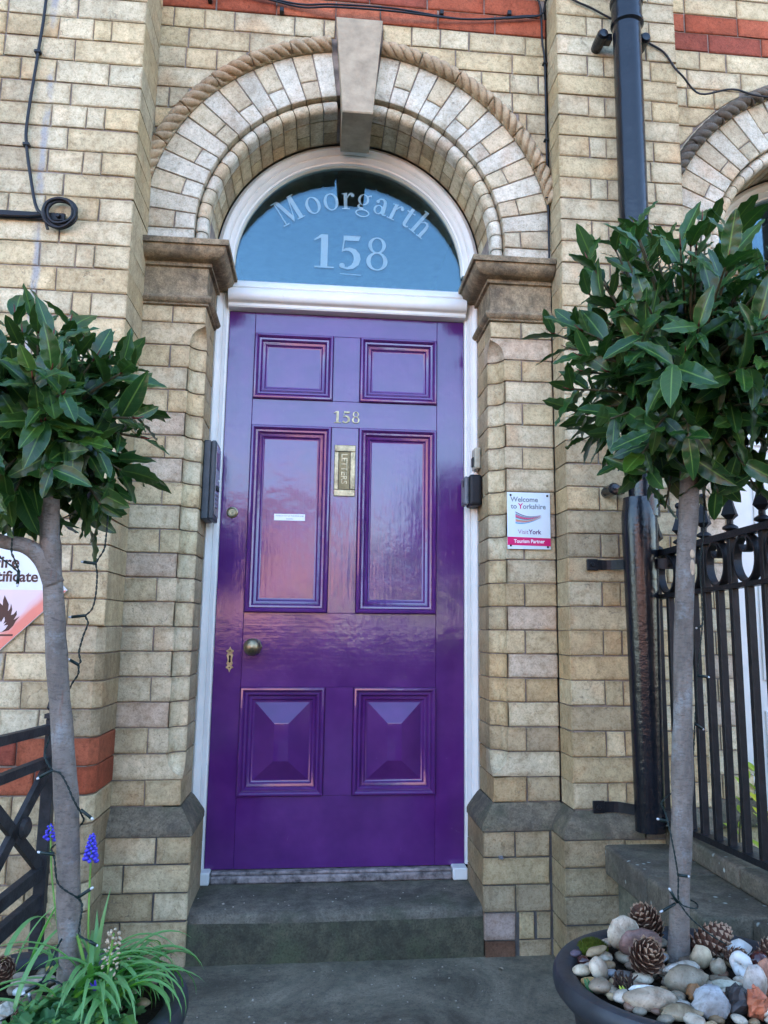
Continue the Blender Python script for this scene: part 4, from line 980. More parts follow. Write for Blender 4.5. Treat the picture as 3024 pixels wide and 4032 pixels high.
# ---------------------------------------------------------------- right coping wall
cw = thing('coping_wall', 'low stone wall with thick mossy coping under the right railing', 'wall', (1.0, -.5, GZ))
obj('wall_base', join(box(.905, 1.30, -.88, -.20, -.2, .325), box(1.00, 1.30, -2.6, -.881, -.2, .325)), mat_stone('wall_base_stone', (.17, .155, .105), .6, (.06, .06, .045), 5), cw)
def slab(x0, x1, y0, y1, z0, z1, nm='coping_stone'):
    return obj(nm, bbox(x0, x1, y0, y1, z0, z1, .010, 3), COPE, cw, auto=60)
slab(.862, 1.36, -.545, -.195, .325, .418); slab(.862, 1.36, -.905, -.549, .325, .418)
slab(.985, 1.36, -1.55, -.909, .325, .416); slab(.985, 1.36, -2.6, -1.554, .325, .416)
slab(1.062, 1.20, -.70, -.215, .419, .478, 'kerb_stone'); slab(1.064, 1.20, -1.40, -.704, .419, .478, 'kerb_stone'); slab(1.064, 1.20, -2.6, -1.404, .419, .478, 'kerb_stone')
# ---------------------------------------------------------------- right railing
rl = thing('iron_railing', 'black spear-topped iron railing on the right coping wall', 'railing', (1.09, -.8, .478))
def rxz(y): k = (-.20 - y); return 1.077 + .0315 * k, .028 * k
def bar_y(y0, y1, zc, h, w, name):
    x0, d0 = rxz(y0); x1, d1 = rxz(y1)
    rows = [[(x - w, y, zc + d - h), (x + w, y, zc + d - h), (x + w, y, zc + d + h), (x - w, y, zc + d + h)] for x, y, d in ((x0, y0, d0), (x1, y1, d1))]
    return obj(name, loft(rows, closed=True, caps=True), IRON, rl)
YE = -2.4
bar_y(-.15, YE, 1.373, .010, .017, 'top_rail'); bar_y(-.19, YE, 1.226, .007, .015, 'middle_rail'); bar_y(-.20, YE, .494, .009, .020, 'bottom_rail')
posts = [-.205, -.385, -.546, -.703, -.871, -1.035, -1.20, -1.365, -1.53, -1.70, -1.87, -2.04, -2.2]
sp_prof = [(.0105, .0), (.0105, .004), (.023, .012), (.0215, .020), (.0125, .028), (.0095, .030), (.0095, .046)]
spv = lathe(sp_prof, (0, 0, 0), 14)
spear = [(.0, .046), (.012, .047), (.0285, .064), (.026, .072), (.0175, .100), (.0115, .130), (.009, .150), (.0085, .158)]
rows = []
for r_, z_ in spear: rows.append([(r_, 0, z_), (0, r_, z_), (-r_, 0, z_), (0, -r_, z_)])
spv2 = loft(rows, closed=True, caps=True)
ball = lathe([(0, .155), (.006, .1565), (.0105, .162), (.0125, .170), (.0105, .178), (.006, .1825), (0, .184)], (0, 0, 0), 12)
fm = mkmesh('finial_collar', spv, IRON); fixn(fm); fm.polygons.foreach_set('use_smooth', [True] * len(fm.polygons)); fm.set_sharp_from_angle(angle=radians(40))
fm2 = mkmesh('spear_head', spv2, IRON); fixn(fm2)
fm3 = mkmesh('spear_ball', ball, IRON, True); fixn(fm3)
def barmesh(h, w): m_ = mkmesh('bar', bbox(-w, w, -w, w, 0, h, .0015), IRON); fixn(m_); return m_
ubar = barmesh(.890, .0105); lbar = barmesh(.728, .0105)
ringrows = []
for i in range(33):
    a = 2 * pi * i / 32; ce, se = cos(a), sin(a)
    ringrows.append([(-.0125, .062 * ce, .068 * se), (.0125, .062 * ce, .068 * se), (.0125, .055 * ce, .061 * se), (-.0125, .055 * ce, .061 * se)])
curl = []
for i in range(15):
    a = pi / 2 + pi * 1.5 * i / 14; rr = .024
    curl.append([(-.012, .0 + rr * cos(a), .040 + rr * sin(a)), (.012, rr * cos(a), .040 + rr * sin(a)), (.012, (rr - .006) * cos(a), .040 + (rr - .006) * sin(a)), (-.012, (rr - .006) * cos(a), .040 + (rr - .006) * sin(a))])
rm = mkmesh('scroll_ring', join(loft(ringrows, closed=True), loft(curl, closed=True, caps=True)), IRON); fixn(rm); rm.polygons.foreach_set('use_smooth', [True] * len(rm.polygons)); rm.set_sharp_from_angle(angle=radians(40))
for i, y in enumerate(posts):
    x, d = rxz(y)
    b_ = kid('bar', ubar, rl, (x, y, .494 + d)); kid('finial_collar', fm, b_, (x, y, 1.383 + d), None, None, (1, 1, .78)); kid('spear_ball', fm3, b_, (x, y, 1.383 + d), None, None, (1, 1, .78)); kid('spear_head', fm2, b_, (x, y, 1.383 + d), (0, 0, .1), None, (1, 1, .78))
    if i:
        yp = (posts[i - 1] + y) / 2; x, d = rxz(yp)
        kid('bar', lbar, rl, (x, yp, .494 + d)); kid('scroll_ring', rm, rl, (x, yp, 1.299 + d), None, None, (1, (posts[i - 1] - y) / .165, 1))
def stay(z, y1, name):
    x0 = .862
    rows = []
    pts = smoothpath([(x0, YP - .008, z), (.93, YP - .012, z), (.99, YP - .09, z), (1.05, YP - .155, z - .004), (1.085, YP - .17, z - .006)], 5)
    for p in pts: rows.append([(p.x, p.y - .004, p.z - .017), (p.x, p.y + .004, p.z - .017), (p.x, p.y + .004, p.z + .017), (p.x, p.y - .004, p.z + .017)])
    o = obj(name, join(loft(rows, closed=True, caps=True), bbox(x0 - .018, x0 + .022, YP - .012, YP - .001, z - .02, z + .02, .002)), IRON, rl)
    obj('bolt', lathe([(0, -.008), (.006, -.008), (.008, -.005), (.008, 0)], (x0, YP - .012, z), 8, 'y'), IRON, o)
stay(1.340, 0, 'wall_stay'); stay(.525, 0, 'wall_stay')
# ---------------------------------------------------------------- left railing
ll = thing('iron_railing', 'rusty black cross-braced iron railing at the lower left', 'railing', (-.9, -.4, GZ))
lo, ldv = Vector((-.880, -.300, 0)), Vector((-.26, -.963, -.045)).normalized()
def lbar_(s0, z0, s1, z1, h, w, name):
    a = lo + ldv * s0; b = lo + ldv * s1; a.z = z0; b.z = z1
    nrm = Vector((ldv.y, -ldv.x, 0)).normalized() * w; d = (b - a).normalized(); up = nrm.cross(d).normalized() * h
    rows = [[p - nrm - up, p + nrm - up, p + nrm + up, p - nrm + up] for p in (a, b)]
    return obj(name, loft(rows, closed=True, caps=True), IRONB, ll)
for z, h, dz in ((.806, .013, -.008), (.714, .013, -.022), (.405, .018, -.06), (.325, .02, -.06)):
    lbar_(-.02, z, 1.1, z + dz * 3.6, h, .012, 'rail')
lbar_(.0, .705, .36, .315, .016, .008, 'brace'); lbar_(.0, .40, .36, .72, .016, .008, 'brace')
lbar_(.36, .30, .75, .66, .016, .008, 'brace'); lbar_(.36, .66, .75, .28, .016, .008, 'brace')
hb = lo + ldv * .115
obj('brace_boss', xf(lathe([(0, -.02), (.02, -.018), (.03, -.01), (.03, .01), (.02, .018), (0, .02)], (0, 0, 0), 18, 'y'), Matrix.Translation((hb.x - .0, hb.y, .545)) @ Matrix.Rotation(radians(75), 4, 'Z')), IRONB, ll)
pp_ = obj('rail_post', bbox(-.897, -.863, -.317, -.283, .0, .835, .003), IRONB, ll)
obj('post_finial', xf(loft([[(q, q, z), (-q, q, z), (-q, -q, z), (q, -q, z)] for q, z in ((.021, .835), (.021, .848), (.009, .852), (.017, .866), (.006, .93), (.001, .985))], closed=True, caps=True), Matrix.Translation((-.88, -.30, 0))), IRONB, pp_)
# ---------------------------------------------------------------- neighbouring opening on the right
nf = thing('door_frame', 'white neighbouring frame and boarded panel seen through the right railing', 'door frame', (2.035, .28, .2))
door_frame(nf, 2.035, (-1,), CREAMP, 2.0, full=False)
obj('side_post', bbox(1.501, 1.60, .245, .34, GZ, 1.998, .004), WHITE, nf)
obj('side_moulding', bbox(1.562, 1.582, .236, .2448, GZ, 1.998, .004, 2), WHITE, nf)
obj('board', bbox(1.60, 2.60, .262, .34, GZ, 2.48, .003), WHITE, nf)
for z0, z1 in ((.30, .80), (.92, 1.9)): obj('panel_moulding', rectloft(1.70, 2.30, z0, z1, [(0, 0), (0, .010), (.012, .016), (.02, .006), (.034, .006), (.04, -.004)], .262), WHITE, nf, auto=30)
nw = thing('arched_window', 'dark arched window glass behind the right bay tree', 'window', (2.035, .315, 2.5))
V = [(x, y, z) for y in (.315, .319) for x, z in [(2.035 + .484 * cos(pi * i / n), ZC + .484 * sin(pi * i / n)) for i in range(n + 1)] + [(1.551, 2.49), (2.519, 2.49)]]
obj('pane', (V, [tuple(range(m)), tuple(range(m, 2 * m))[::-1]] + [(i, (i + 1) % m, m + (i + 1) % m, m + i) for i in range(m)]), GLASS, nw)
def stone_vf0(a, b, c): return lathe([(0, -1), (.5, -.86), (.87, -.5), (1, 0), (.8, .45), (.55, .86), (0, 1)], (0, 0, 0), 12)[0] and ([(x * a, y * b, z * c) for x, y, z in lathe([(0, -1), (.5, -.86), (.87, -.5), (1, 0), (.8, .45), (.55, .86), (0, 1)], (0, 0, 0), 12)[0]], lathe([(0, -1), (.5, -.86), (.87, -.5), (1, 0), (.8, .45), (.55, .86), (0, 1)], (0, 0, 0), 12)[1])
# ---------------------------------------------------------------- leaves
def leaf_vf(L=1.0, w=.19, wavy=.014, curl=.10, fold=.10, seed=0, n=12, k=4, tip=.92, twist=0.0):
    r = random.Random(seed); V, UV, F = [], [], []
    f1, f2, p1, p2 = r.uniform(9, 15), r.uniform(9, 15), r.uniform(0, 6), r.uniform(0, 6)
    for i in range(n + 1):
        t = i / n
        ww = w * (sin(pi * t ** tip) ** .72 if 0 < t < 1 else 0) * (1 - .12 * t) + (.006 if i == 0 else 0)
        for j in range(k + 1):
            s = (j / k - .5) * 2
            x = s * ww; edge = abs(s) ** 2
            z = fold * abs(s) * ww * 2.2 - curl * t * t + edge * wavy * sin((f1 if s > 0 else f2) * t * 2 + (p1 if s > 0 else p2)) * (1 if 0 < t < 1 else 0)
            a = twist * t; V.append((L * (x * cos(a) - z * sin(a)), L * t, L * (z * cos(a) + x * sin(a)))); UV.append((j / k, t))
    for i in range(n):
        for j in range(k): q = i * (k + 1) + j; F.append((q, q + 1, q + k + 2, q + k + 1))
    return V, F, UV
def leaf_mesh(name, mat, **kw):
    V, F, UV = leaf_vf(**kw); me = mkmesh(name, (V, F), mat, True)
    u = me.uv_layers.new(name='UVMap')
    for l_ in me.loops: u.data[l_.index].uv = UV[l_.vertex_index]
    return me
def leaves_joined(name, mat, items, parent, variants):
    V, F, U = [], [], []
    for M, k in items:
        v, f, uv = variants[k]; n0 = len(V); V += [M @ Vector(p) for p in v]; F += [tuple(i + n0 for i in q) for q in f]; U += uv
    me = mkmesh(name, (V, F), mat, True); u = me.uv_layers.new(name='UVMap')
    for l_ in me.loops: u.data[l_.index].uv = U[l_.vertex_index]
    lo_ = wloc(parent); me.transform(Matrix.Translation(-lo_))
    o = kid(name, me, parent, lo_); o['kind'] = 'stuff'; return o
def frame(dirn, normal):
    y = Vector(dirn).normalized(); z = Vector(normal); z = (z - y * y.dot(z))
    z = z.normalized() if z.length > 1e-4 else y.orthogonal().normalized(); x = y.cross(z)
    return Matrix((x, y, z)).transposed()
BV = [dict(w=R.uniform(.175, .235), wavy=R.uniform(.014, .042), curl=R.uniform(-.05, .30), fold=R.uniform(.03, .22), seed=i, tip=R.uniform(.85, 1.0), twist=R.uniform(-.35, .35)) for i in range(14)]
BVM = [leaf_mesh('leaf', BAY, **k) for k in BV]; BVL = [leaf_vf(n=8, k=2, **k) for k in BV]
def bay_tree(tr, trunk, rad, centre, crad, ntw, seed, leaf=.088, squash=1.0, zmin=0.0):
    r = random.Random(seed); C_ = Vector(centre)
    P = smoothpath(trunk, 8)
    V, F = tube(P, lambda t: rad * (1.10 - .16 * t + .05 * sin(t * 17) + .04 * sin(t * 41 + 1)) , 14)
    V2 = []
    for v in V:
        q = noise.noise(Vector(v) * 26) * .0022 + noise.noise(Vector((v[0] * 9, v[1] * 9, v[2] * 7))) * .0035
        base = min(P, key=lambda p: (p - v).length); d = (v - base); d.z = 0
        V2.append(v + (d.normalized() * q if d.length > 1e-5 else d))
    obj('trunk', (V2, F), BARK, tr, smooth=True)
    top = P[-1]; L = []
    camv = Vector((-.0957, -2.98, 1.11))
    for i in range(ntw):
        z = 1 - 2 * (i + .5) / ntw; ph = i * 2.39996 + r.uniform(-.35, .35)
        d = Vector((sqrt(max(0, 1 - z * z)) * cos(ph), sqrt(max(0, 1 - z * z)) * sin(ph), z + r.uniform(-.12, .12))).normalized()
        inner = i % 4 == 3
        ln = crad * (r.uniform(.66, .84) if not inner else r.uniform(.34, .52)) * r.choice((1, 1, 1, 1.08, .92))
        tip = C_ + Vector((d.x * ln, d.y * ln, d.z * ln * squash)); start = top + (C_ - top) * r.uniform(.15, .75) * (1 if d.z > -.2 else .3)
        mid = start.lerp(tip, .5) + Vector((0, 0, .03 * (1 if d.z < .5 else 0)))
        path = smoothpath([start, mid, tip], 6)
        tm = obj('branch', tube(path, lambda t: .0050 - .0030 * t, 6), TWIG, tr, smooth=True)
        nl = r.randint(8, 11); ax = (path[-1] - path[-4]).normalized()
        if not inner and d.z > -.3:
            obj('branch_tip', tube([path[-1], path[-1] + ax * .012, path[-1] + ax * .024 + Vector((0, 0, .004))], lambda t: .0026 - .0019 * t, 6), TWIGR, tr, smooth=True)
        p0 = ax.orthogonal().normalized()
        for k in range(nl):
            t = .42 + .58 * k / (nl - 1); pos = path[min(len(path) - 1, int(t * (len(path) - 1)))]
            a = k * 2.39996 + i; side = (p0 * cos(a) + ax.cross(p0) * sin(a))
            spread = 1.45 - .70 * (k / (nl - 1)) + r.uniform(-.25, .25)
            dv = (ax * cos(spread) + side * sin(spread) + Vector((0, 0, .22 if d.z > -.3 else -.25))).normalized()
            nrm = (Vector((0, 0, .75)) + ax * .9 - side * .15 + Vector((r.uniform(-.35, .35), r.uniform(-.5, .2), r.uniform(-.2, .3))))
            s = leaf * r.choice((.62, .8, .95, 1.05, 1.18, 1.28)) * r.uniform(.92, 1.08) * (1 if not inner else .9)
            zm = zmin + r.uniform(-.09, .03)
            if (pos + dv * s).z < zm: dv = Vector((dv.x, dv.y, abs(dv.z) * .35 + .05)).normalized()
            if (pos + dv * s).z < zm - .02: continue
            M = Matrix.Translation(pos) @ frame(dv, nrm).to_4x4() @ Matrix.Diagonal((s, s, s, 1))
            vis = (pos - C_).dot((camv - C_).normalized()) + .35 * (pos - C_).length
            L.append((vis + r.uniform(-.02, .02), M, r.randrange(14)))
    L.sort(key=lambda q: -q[0])
    for _, M, k in L[:290]:
        loc, rot, sc = M.decompose(); kid('leaf', BVM[k], tr, loc, rot.to_euler(), None, sc)
    leaves_joined('inner_foliage', BAY, [(M, k) for _, M, k in L[290:]], tr, BVL)
    return L
rt = thing('bay_tree', 'clipped standard bay tree in the right pot in front of the downpipe', 'bay tree', (.672, -1.19, .43), 'potted bay trees')
bay_tree(rt, [(.668, -1.19, .40), (.672, -1.192, .437), (.690, -1.195, .70), (.698, -1.195, .833), (.722, -1.195, 1.215), (.742, -1.195, 1.411), (.746, -1.195, 1.56)], .0218, (.770, -1.195, 1.742), .405, 190, 11, .082, .98, 1.425)
lt = thing('bay_tree', 'clipped standard bay tree in the left pot in front of the fire sign', 'bay tree', (-.53, -1.28, .43), 'potted bay trees')
bay_tree(lt, [(-.528, -1.28, .40), (-.532, -1.28, .473), (-.536, -1.28, .542), (-.555, -1.28, .762), (-.588, -1.28, .996), (-.618, -1.28, 1.216), (-.629, -1.28, 1.30), (-.64, -1.28, 1.42)], .0205, (-.700, -1.27, 1.52), .300, 120, 23, .084, .90, 1.245)
obj('side_limb', tube(smoothpath([(-.612, -1.28, 1.19), (-.634, -1.285, 1.236), (-.668, -1.29, 1.264), (-.721, -1.295, 1.275), (-.79, -1.30, 1.32)], 6), lambda t: .021 - .011 * t, 10), BARK, lt, smooth=True)
SCAR = mat_plain('pale_bark_scar', (.42, .31, .21), .8, .3, 60, .5, 160, .001)
for (x, y, z, w, h) in ((.7335, -1.2155, 1.282, .006, .010), (.7325, -1.2150, 1.252, .0065, .018)):
    obj('bark_scar', xf(stone_vf0(w, .0022, h), Matrix.Translation((x, y, z))), SCAR, rt, smooth=True)
# ---------------------------------------------------------------- pots
def pot(label, x, y, rx, ztop):
    t = thing('plant_pot', label, 'plant pot', (x, y, GZ), 'black plastic plant pots')
    h = ztop - GZ; r = rx
    prof = [(r * .62, GZ), (r * .66, GZ + .004), (r * .86, ztop - .075), (r * .885, ztop - .062), (r * .90, ztop - .060), (r * .93, ztop - .052), (r * .955, ztop - .045), (r * .99, ztop - .034), (r, ztop - .022), (r * .995, ztop - .010), (r * .975, ztop - .002), (r * .94, ztop), (r * .875, ztop - .003), (r * .845, ztop - .008), (r * .83, ztop - .02), (r * .82, ztop - .09), (r * .5, ztop - .1)]
    obj('pot_body', lathe(prof, (x, y, 0), 64), PLASTIC, t, auto=40)
    V, F = [], []; N_ = 16; Mr = 8
    V.append((x, y, ztop - .022))
    for i in range(1, Mr + 1):
        for k in range(40):
            a = 2 * pi * k / 40; q = r * .83 * i / Mr; V.append((x + q * cos(a), y + q * sin(a), ztop - .026 + .012 * noise.noise(Vector((q * cos(a) * 22, q * sin(a) * 22, x)))))
    F += [(0, 1 + k, 1 + (k + 1) % 40) for k in range(40)]
    for i in range(Mr - 1):
        for k in range(40): F.append((1 + i * 40 + k, 1 + (i + 1) * 40 + k, 1 + (i + 1) * 40 + (k + 1) % 40, 1 + i * 40 + (k + 1) % 40))
    so = obj('soil', (V, F), SOIL, t, smooth=True); so['kind'] = 'stuff'
    return t
pot('round black plastic pot of pebbles, shells and cones holding the right bay tree', .657, -1.295, .272, .45)
pot('round black plastic pot with grassy plants holding the left bay tree', -.582, -1.326, .273, .45)
# ---------------------------------------------------------------- stones, cones and shells in the pots
def stone_vf(rx, ry, rz, seed, sharp=0.0):
    r = random.Random(seed); V, F = [], []; n1, n2 = 8, 12
    off = Vector((r.uniform(0, 50), r.uniform(0, 50), 0))
    V.append((0, 0, -rz))
    for i in range(1, n1):
        th = pi * i / n1
        for k in range(n2):
            a = 2 * pi * k / n2; d = Vector((sin(th) * cos(a), sin(th) * sin(a), -cos(th)))
            q = 1 + (.26 + sharp * .3) * noise.noise(d * (1.1 + sharp * 1.2) + off) + .09 * noise.noise(d * 2.6 + off)
            if sharp: q = q * (1 - .12 * sharp * (round(2.2 * noise.noise(d * 1.5 + off)) % 2))
            V.append((d.x * rx * q, d.y * ry * q, d.z * rz * q))
    V.append((0, 0, rz))
    for k in range(n2): F.append((0, 1 + (k + 1) % n2, 1 + k)); F.append((len(V) - 1, len(V) - 1 - n2 + k, len(V) - 1 - n2 + (k + 1) % n2))
    for i in range(n1 - 2):
        for k in range(n2): F.append((1 + i * n2 + k, 1 + i * n2 + (k + 1) % n2, 1 + (i + 1) * n2 + (k + 1) % n2, 1 + (i + 1) * n2 + k))
    return V, F
def stone(label, x, y, rx, ry, col, rot=0, dz=0, tilt=0, sharp=0.0, thick=None, mat=None, name='pebble', cat='pebble', z=.437, group=None):
    sd_ = int(abs(x * 7919 + y * 104729) * 100) % 99991
    rz = thick or min(rx, ry) * .62
    me = mkmesh(name, stone_vf(rx, ry, rz, sd_, sharp), mat or PEBBLE, not sharp > .6); fixn(me)
    o = kid(name, me, None, (x, y, z + rz * .55 + dz), (radians(tilt), 0, radians(rot)), col)
    return tag(o, label, cat, group)
RP = 'stones in the right pot'; LP_ = 'stones in the left pot'
WH = (.54, .475, .385); WG = (.43, .39, .33); BF = (.40, .30, .18); GR = (.25, .215, .16); BG = (.33, .36, .40); SL = (.13, .125, .125)
def rs(*a, **k): stone(*a, group=RP, **k)
rs('large whitish round flat stone leaning behind the mauve stone in the right pot', .572, -1.150, .040, .016, WH, 8, .020, 12, thick=.036)
rs('smooth mauve-brown flat stone leaning behind the front pine cone', .590, -1.200, .045, .013, (.19, .115, .105), -5, .014, 14, thick=.036)
rs('long mottled beige pebble just below the moss in the right pot', .499, -1.185, .034, .014, BF, 38, .012)
rs('cream oval pebble against the left rim of the right pot', .444, -1.258, .020, .015, (.52, .45, .33), 20, .004)
rs('white upright pebble beside the cream oval one at the left rim', .472, -1.275, .014, .018, WH, 60, .008, thick=.02)
rs('amber translucent pebble tucked under the white upright one', .446, -1.302, .016, .014, (.45, .30, .12), 0, .0)
rs('grey-brown rounded pebble by the dead stalks near the left front rim', .456, -1.335, .024, .020, (.27, .22, .16), 30, .004)
rs('small blue-grey pebble left of the dark slate flake', .505, -1.262, .015, .011, BG, 15)
rs('thin dark slate flake left of the front pine cone', .520, -1.285, .024, .018, SL, 20, .004, 12, .5, .005)
rs('round buff stone touching the right side of the trunk', .700, -1.240, .021, .016, (.46, .38, .26), 0, .008, thick=.022)
rs('small squarish buff stone in front of the big right pine cone', .719, -1.277, .017, .015, (.42, .36, .27), 25, .004, sharp=.5, thick=.018)
rs('long white stick-shaped stone lying in front of the trunk', .641, -1.284, .045, .012, (.60, .58, .53), 14, .010, thick=.012)
rs('largest flat grey-brown stone with a mossy face in the middle of the right pot', .621, -1.345, .046, .026, (.24, .205, .15), 8, .004, sharp=.35, thick=.026)
rs('pale angular stone left of the white stick-shaped stone', .616, -1.270, .024, .014, (.42, .38, .32), -12, .0, sharp=.5)
rs('long greenish-white pebble below the whelk shell', .697, -1.338, .034, .014, (.50, .51, .42), -4, .0)
rs('small pale blue chip between the grey stone and the greenish-white pebble', .669, -1.318, .009, .014, BG, 0)
rs('long oval pebble with brown mottling near the front rim of the right pot', .523, -1.408, .048, .020, (.42, .35, .27), -3, .003, thick=.019)
rs('ridged white shell shard behind the mottled oval pebble', .526, -1.368, .030, .007, (.62, .62, .60), -4, .012, 25, thick=.007, name='shell_shard')
rs('white-grey lump left of the mottled oval pebble', .482, -1.380, .018, .017, WG, 40, .003, sharp=.3)
rs('smooth white pebble between the mottled oval and the orange stone', .578, -1.413, .019, .013, (.60, .59, .55), 10)
rs('orange-brown rough stone at the centre front of the right pot', .614, -1.395, .017, .014, (.36, .19, .085), 30, .008, sharp=.6, thick=.016)
rs('flat buff wedge stone at the front rim', .566, -1.450, .040, .018, (.30, .25, .17), -14, .0, sharp=.5, thick=.013)
rs('large speckled blue-grey stone at the front rim', .622, -1.446, .036, .024, (.37, .40, .44), -6, .004, sharp=.25, thick=.027)
rs('porous black lava stone at the front rim', .675, -1.438, .028, .022, (.035, .034, .036), 20, .006, sharp=.7, thick=.024)
rs('pinkish-white oval stone leaning on the brick shard', .732, -1.395, .022, .020, (.50, .45, .42), 30, .010, thick=.032)
rs('angular red brick shard at the right front of the right pot', .700, -1.460, .020, .016, (.48, .15, .08), 10, .010, sharp=.9, thick=.026)
rs('tall reddish slab at the right side of the right pot', .768, -1.372, .020, .014, (.42, .20, .13), 10, .012, sharp=.5, thick=.034)
rs('tiny white pebble under the orange-brown stone', .589, -1.436, .010, .008, WH, 0)
rs('thin grey slab behind the mottled oval pebble', .560, -1.377, .021, .014, GR, -30, .0, 10, .5, .006)
rs('flat dull red tile chip behind the lava stone', .668, -1.380, .022, .014, (.24, .13, .09), 0, .0, sharp=.5, thick=.007)
rs('purple slate chip at the left rim beside the moss', .456, -1.182, .014, .008, (.12, .09, .12), 30, .01, 30, .6)
rs('bluish-white pebble between the mauve stone and the trunk', .628, -1.212, .016, .013, (.36, .38, .42), 10, .006)
rs('small white pebble behind the large whitish stone', .545, -1.125, .015, .012, WH, 0, .008)
for (x, y, q) in ((.53, -1.32, .012), (.60, -1.31, .010), (.74, -1.33, .012), (.70, -1.30, .010), (.55, -1.34, .010), (.50, -1.30, .011), (.64, -1.385, .010), (.46, -1.23, .010), (.735, -1.245, .012), (.78, -1.29, .014), (.80, -1.33, .014), (.66, -1.47, .012), (.60, -1.49, .012), (.53, -1.46, .012), (.74, -1.45, .012), (.50, -1.42, .011), (.78, -1.42, .013), (.72, -1.48, .012), (.47, -1.36, .01), (.64, -1.16, .012), (.72, -1.16, .012), (.82, -1.27, .014), *[(.657 + q * .205 * cos(a), -1.295 + q * .205 * sin(a), .009 + .004 * (i % 3)) for i, (a, q) in enumerate([(2.39996 * k, sqrt((k + .5) / 70)) for k in range(70)])]):
    stone('small plain pebble filling the gaps between the larger stones in the right pot', x, y, q * 1.3, q, jit(R.choice((WH, BF, WG, GR, GR, (.30, .21, .12), (.16, .12, .09), (.22, .13, .09)))), R.uniform(0, 180), -.002, group='small filler pebbles in the right pot')
def conker(label, x, y, r_, grp):
    me = mkmesh('conker', stone_vf(r_, r_ * .95, r_ * .85, int(x * 1e4)), CONKER, True); return tag(kid('conker', me, None, (x, y, .437 + r_ * .7), None), label, 'conker', grp)
conker('large glossy dark brown conker beside the whelk shell', .816, -1.255, .022, 'conkers in the right pot')
conker('small conker at the left rim of the right pot', .462, -1.212, .013, 'conkers in the right pot')
conker('dark red-brown conker at the back rim near the pine cone', .616, -1.075, .014, 'conkers in the right pot')
mo = []
for i in range(420):
    a = R.uniform(0, 2 * pi); q = sqrt(R.random()); x = .507 + .034 * q * cos(a); y = -1.135 + .03 * q * sin(a); z = .442 + .016 * (1 - q * q)
    mo.append(tube([(x, y, z - .004), (x + R.uniform(-.003, .003), y + R.uniform(-.004, .002), z + .006)], lambda t: .0011 * (1 - t * .7), 3))
ms = obj('moss', join(*mo, xf(stone_vf(.034, .028, .014, 3), Matrix.Translation((.507, -1.135, .440)))), MOSS); ms['kind'] = 'stuff'; tag(ms, 'small cushion of yellow-green moss at the back left of the right pot', 'moss')
# pine cones: every scale is a part
def scale_mesh():
    V, F, UV = leaf_vf(1.0, .42, 0, -.35, .0, 1, 5, 4, .62); me = bpy.data.meshes.new('cone_scale')
    Vb = [(x, y, z - .07 * (1 - y)) for x, y, z in V]; n0 = len(V)
    V2 = V + [(x * .95, y * .97, z - .09) for x, y, z in V]; F2 = F + [tuple(i + n0 for i in q)[::-1] for q in F]
    rim = [i * 5 for i in range(6)] + [25, 26, 27, 28, 29][1:] + [i * 5 + 4 for i in range(4, -1, -1)]
    for a, b in zip(rim, rim[1:]): F2.append((a, b, b + n0, a + n0))
    me.from_pydata(V2, [], F2); me.materials.append(CONE); me.materials.append(CONET)
    for p in me.polygons:
        c_ = sum(V2[i][1] for i in p.vertices) / len(p.vertices)
        if c_ > .84: p.material_index = 1
    me.update(); fixn(me); return me
SC = scale_mesh(); BUDM = mkmesh('cone_core', stone_vf(1, 1, 1, 5), CONE, True)
def pine_cone(label, x, y, z, r_, h, rot, n=70, open_=1.0):
    t = thing('pine_cone', label, 'pine cone', (x, y, z), 'pine cones in the pots')
    M0 = Matrix.Translation((x, y, z)) @ Matrix(rot.to_matrix()).to_4x4() if hasattr(rot, 'to_matrix') else Matrix.Translation((x, y, z))
    from mathutils import Euler
    E_ = Euler(rot).to_matrix().to_4x4(); M0 = Matrix.Translation((x, y, z)) @ E_
    c_ = kid('cone_core', BUDM, t, (x, y, z), rot, None, (r_ * .55, r_ * .55, h * .48))
    for i in range(n):
        u = (i + .5) / n; a = i * 2.39996; zz = (u - .5) * h; prof = sin(pi * (.12 + .80 * (1 - u))) ** .8
        tilt = radians(-25 + 100 * u) * open_ ; rad_ = r_ * prof
        d = Vector((cos(a) * cos(tilt), sin(a) * cos(tilt), sin(tilt))); base = Vector((cos(a) * rad_ * .30, sin(a) * rad_ * .30, zz - .15 * h * u))
        s = r_ * (.42 + .50 * prof); nr = Vector((-cos(a) * sin(tilt), -sin(a) * sin(tilt), cos(tilt)))
        M = M0 @ Matrix.Translation(base) @ frame(d, nr).to_4x4()
        loc, q, _ = M.decompose(); kid('cone_scale', SC, t, loc, q.to_euler(), None, (s, s, s * .8))
    return t
pine_cone('open brown pine cone standing at the front of the right pot', .568, -1.285, .478, .034, .058, (radians(48), radians(-5), .3), 64)
pine_cone('large pine cone lying against the left side of the right trunk', .640, -1.105, .478, .034, .072, (radians(-20), radians(-25), 1.0), 76, .7)
pine_cone('long pine cone lying right of the trunk with pale tips', .750, -1.185, .468, .031, .095, (radians(15), radians(70), .5), 90, .75)
pine_cone('small dark pine cone between the long cone and the whelk shell', .775, -1.238, .458, .016, .045, (radians(20), radians(80), .2), 44, .8)
pine_cone('pine cone at the right edge of the right pot', .846, -1.240, .465, .022, .045, (radians(10), radians(20), .2), 50)
pine_cone('red-brown pine cone at the left edge of the left pot', -.668, -1.225, .470, .024, .05, (radians(60), radians(20), .2), 60)
pine_cone('half-hidden pine cone at the bottom of the left pot', -.572, -1.398, .455, .018, .042, (radians(60), radians(20), .2), 44, .85)
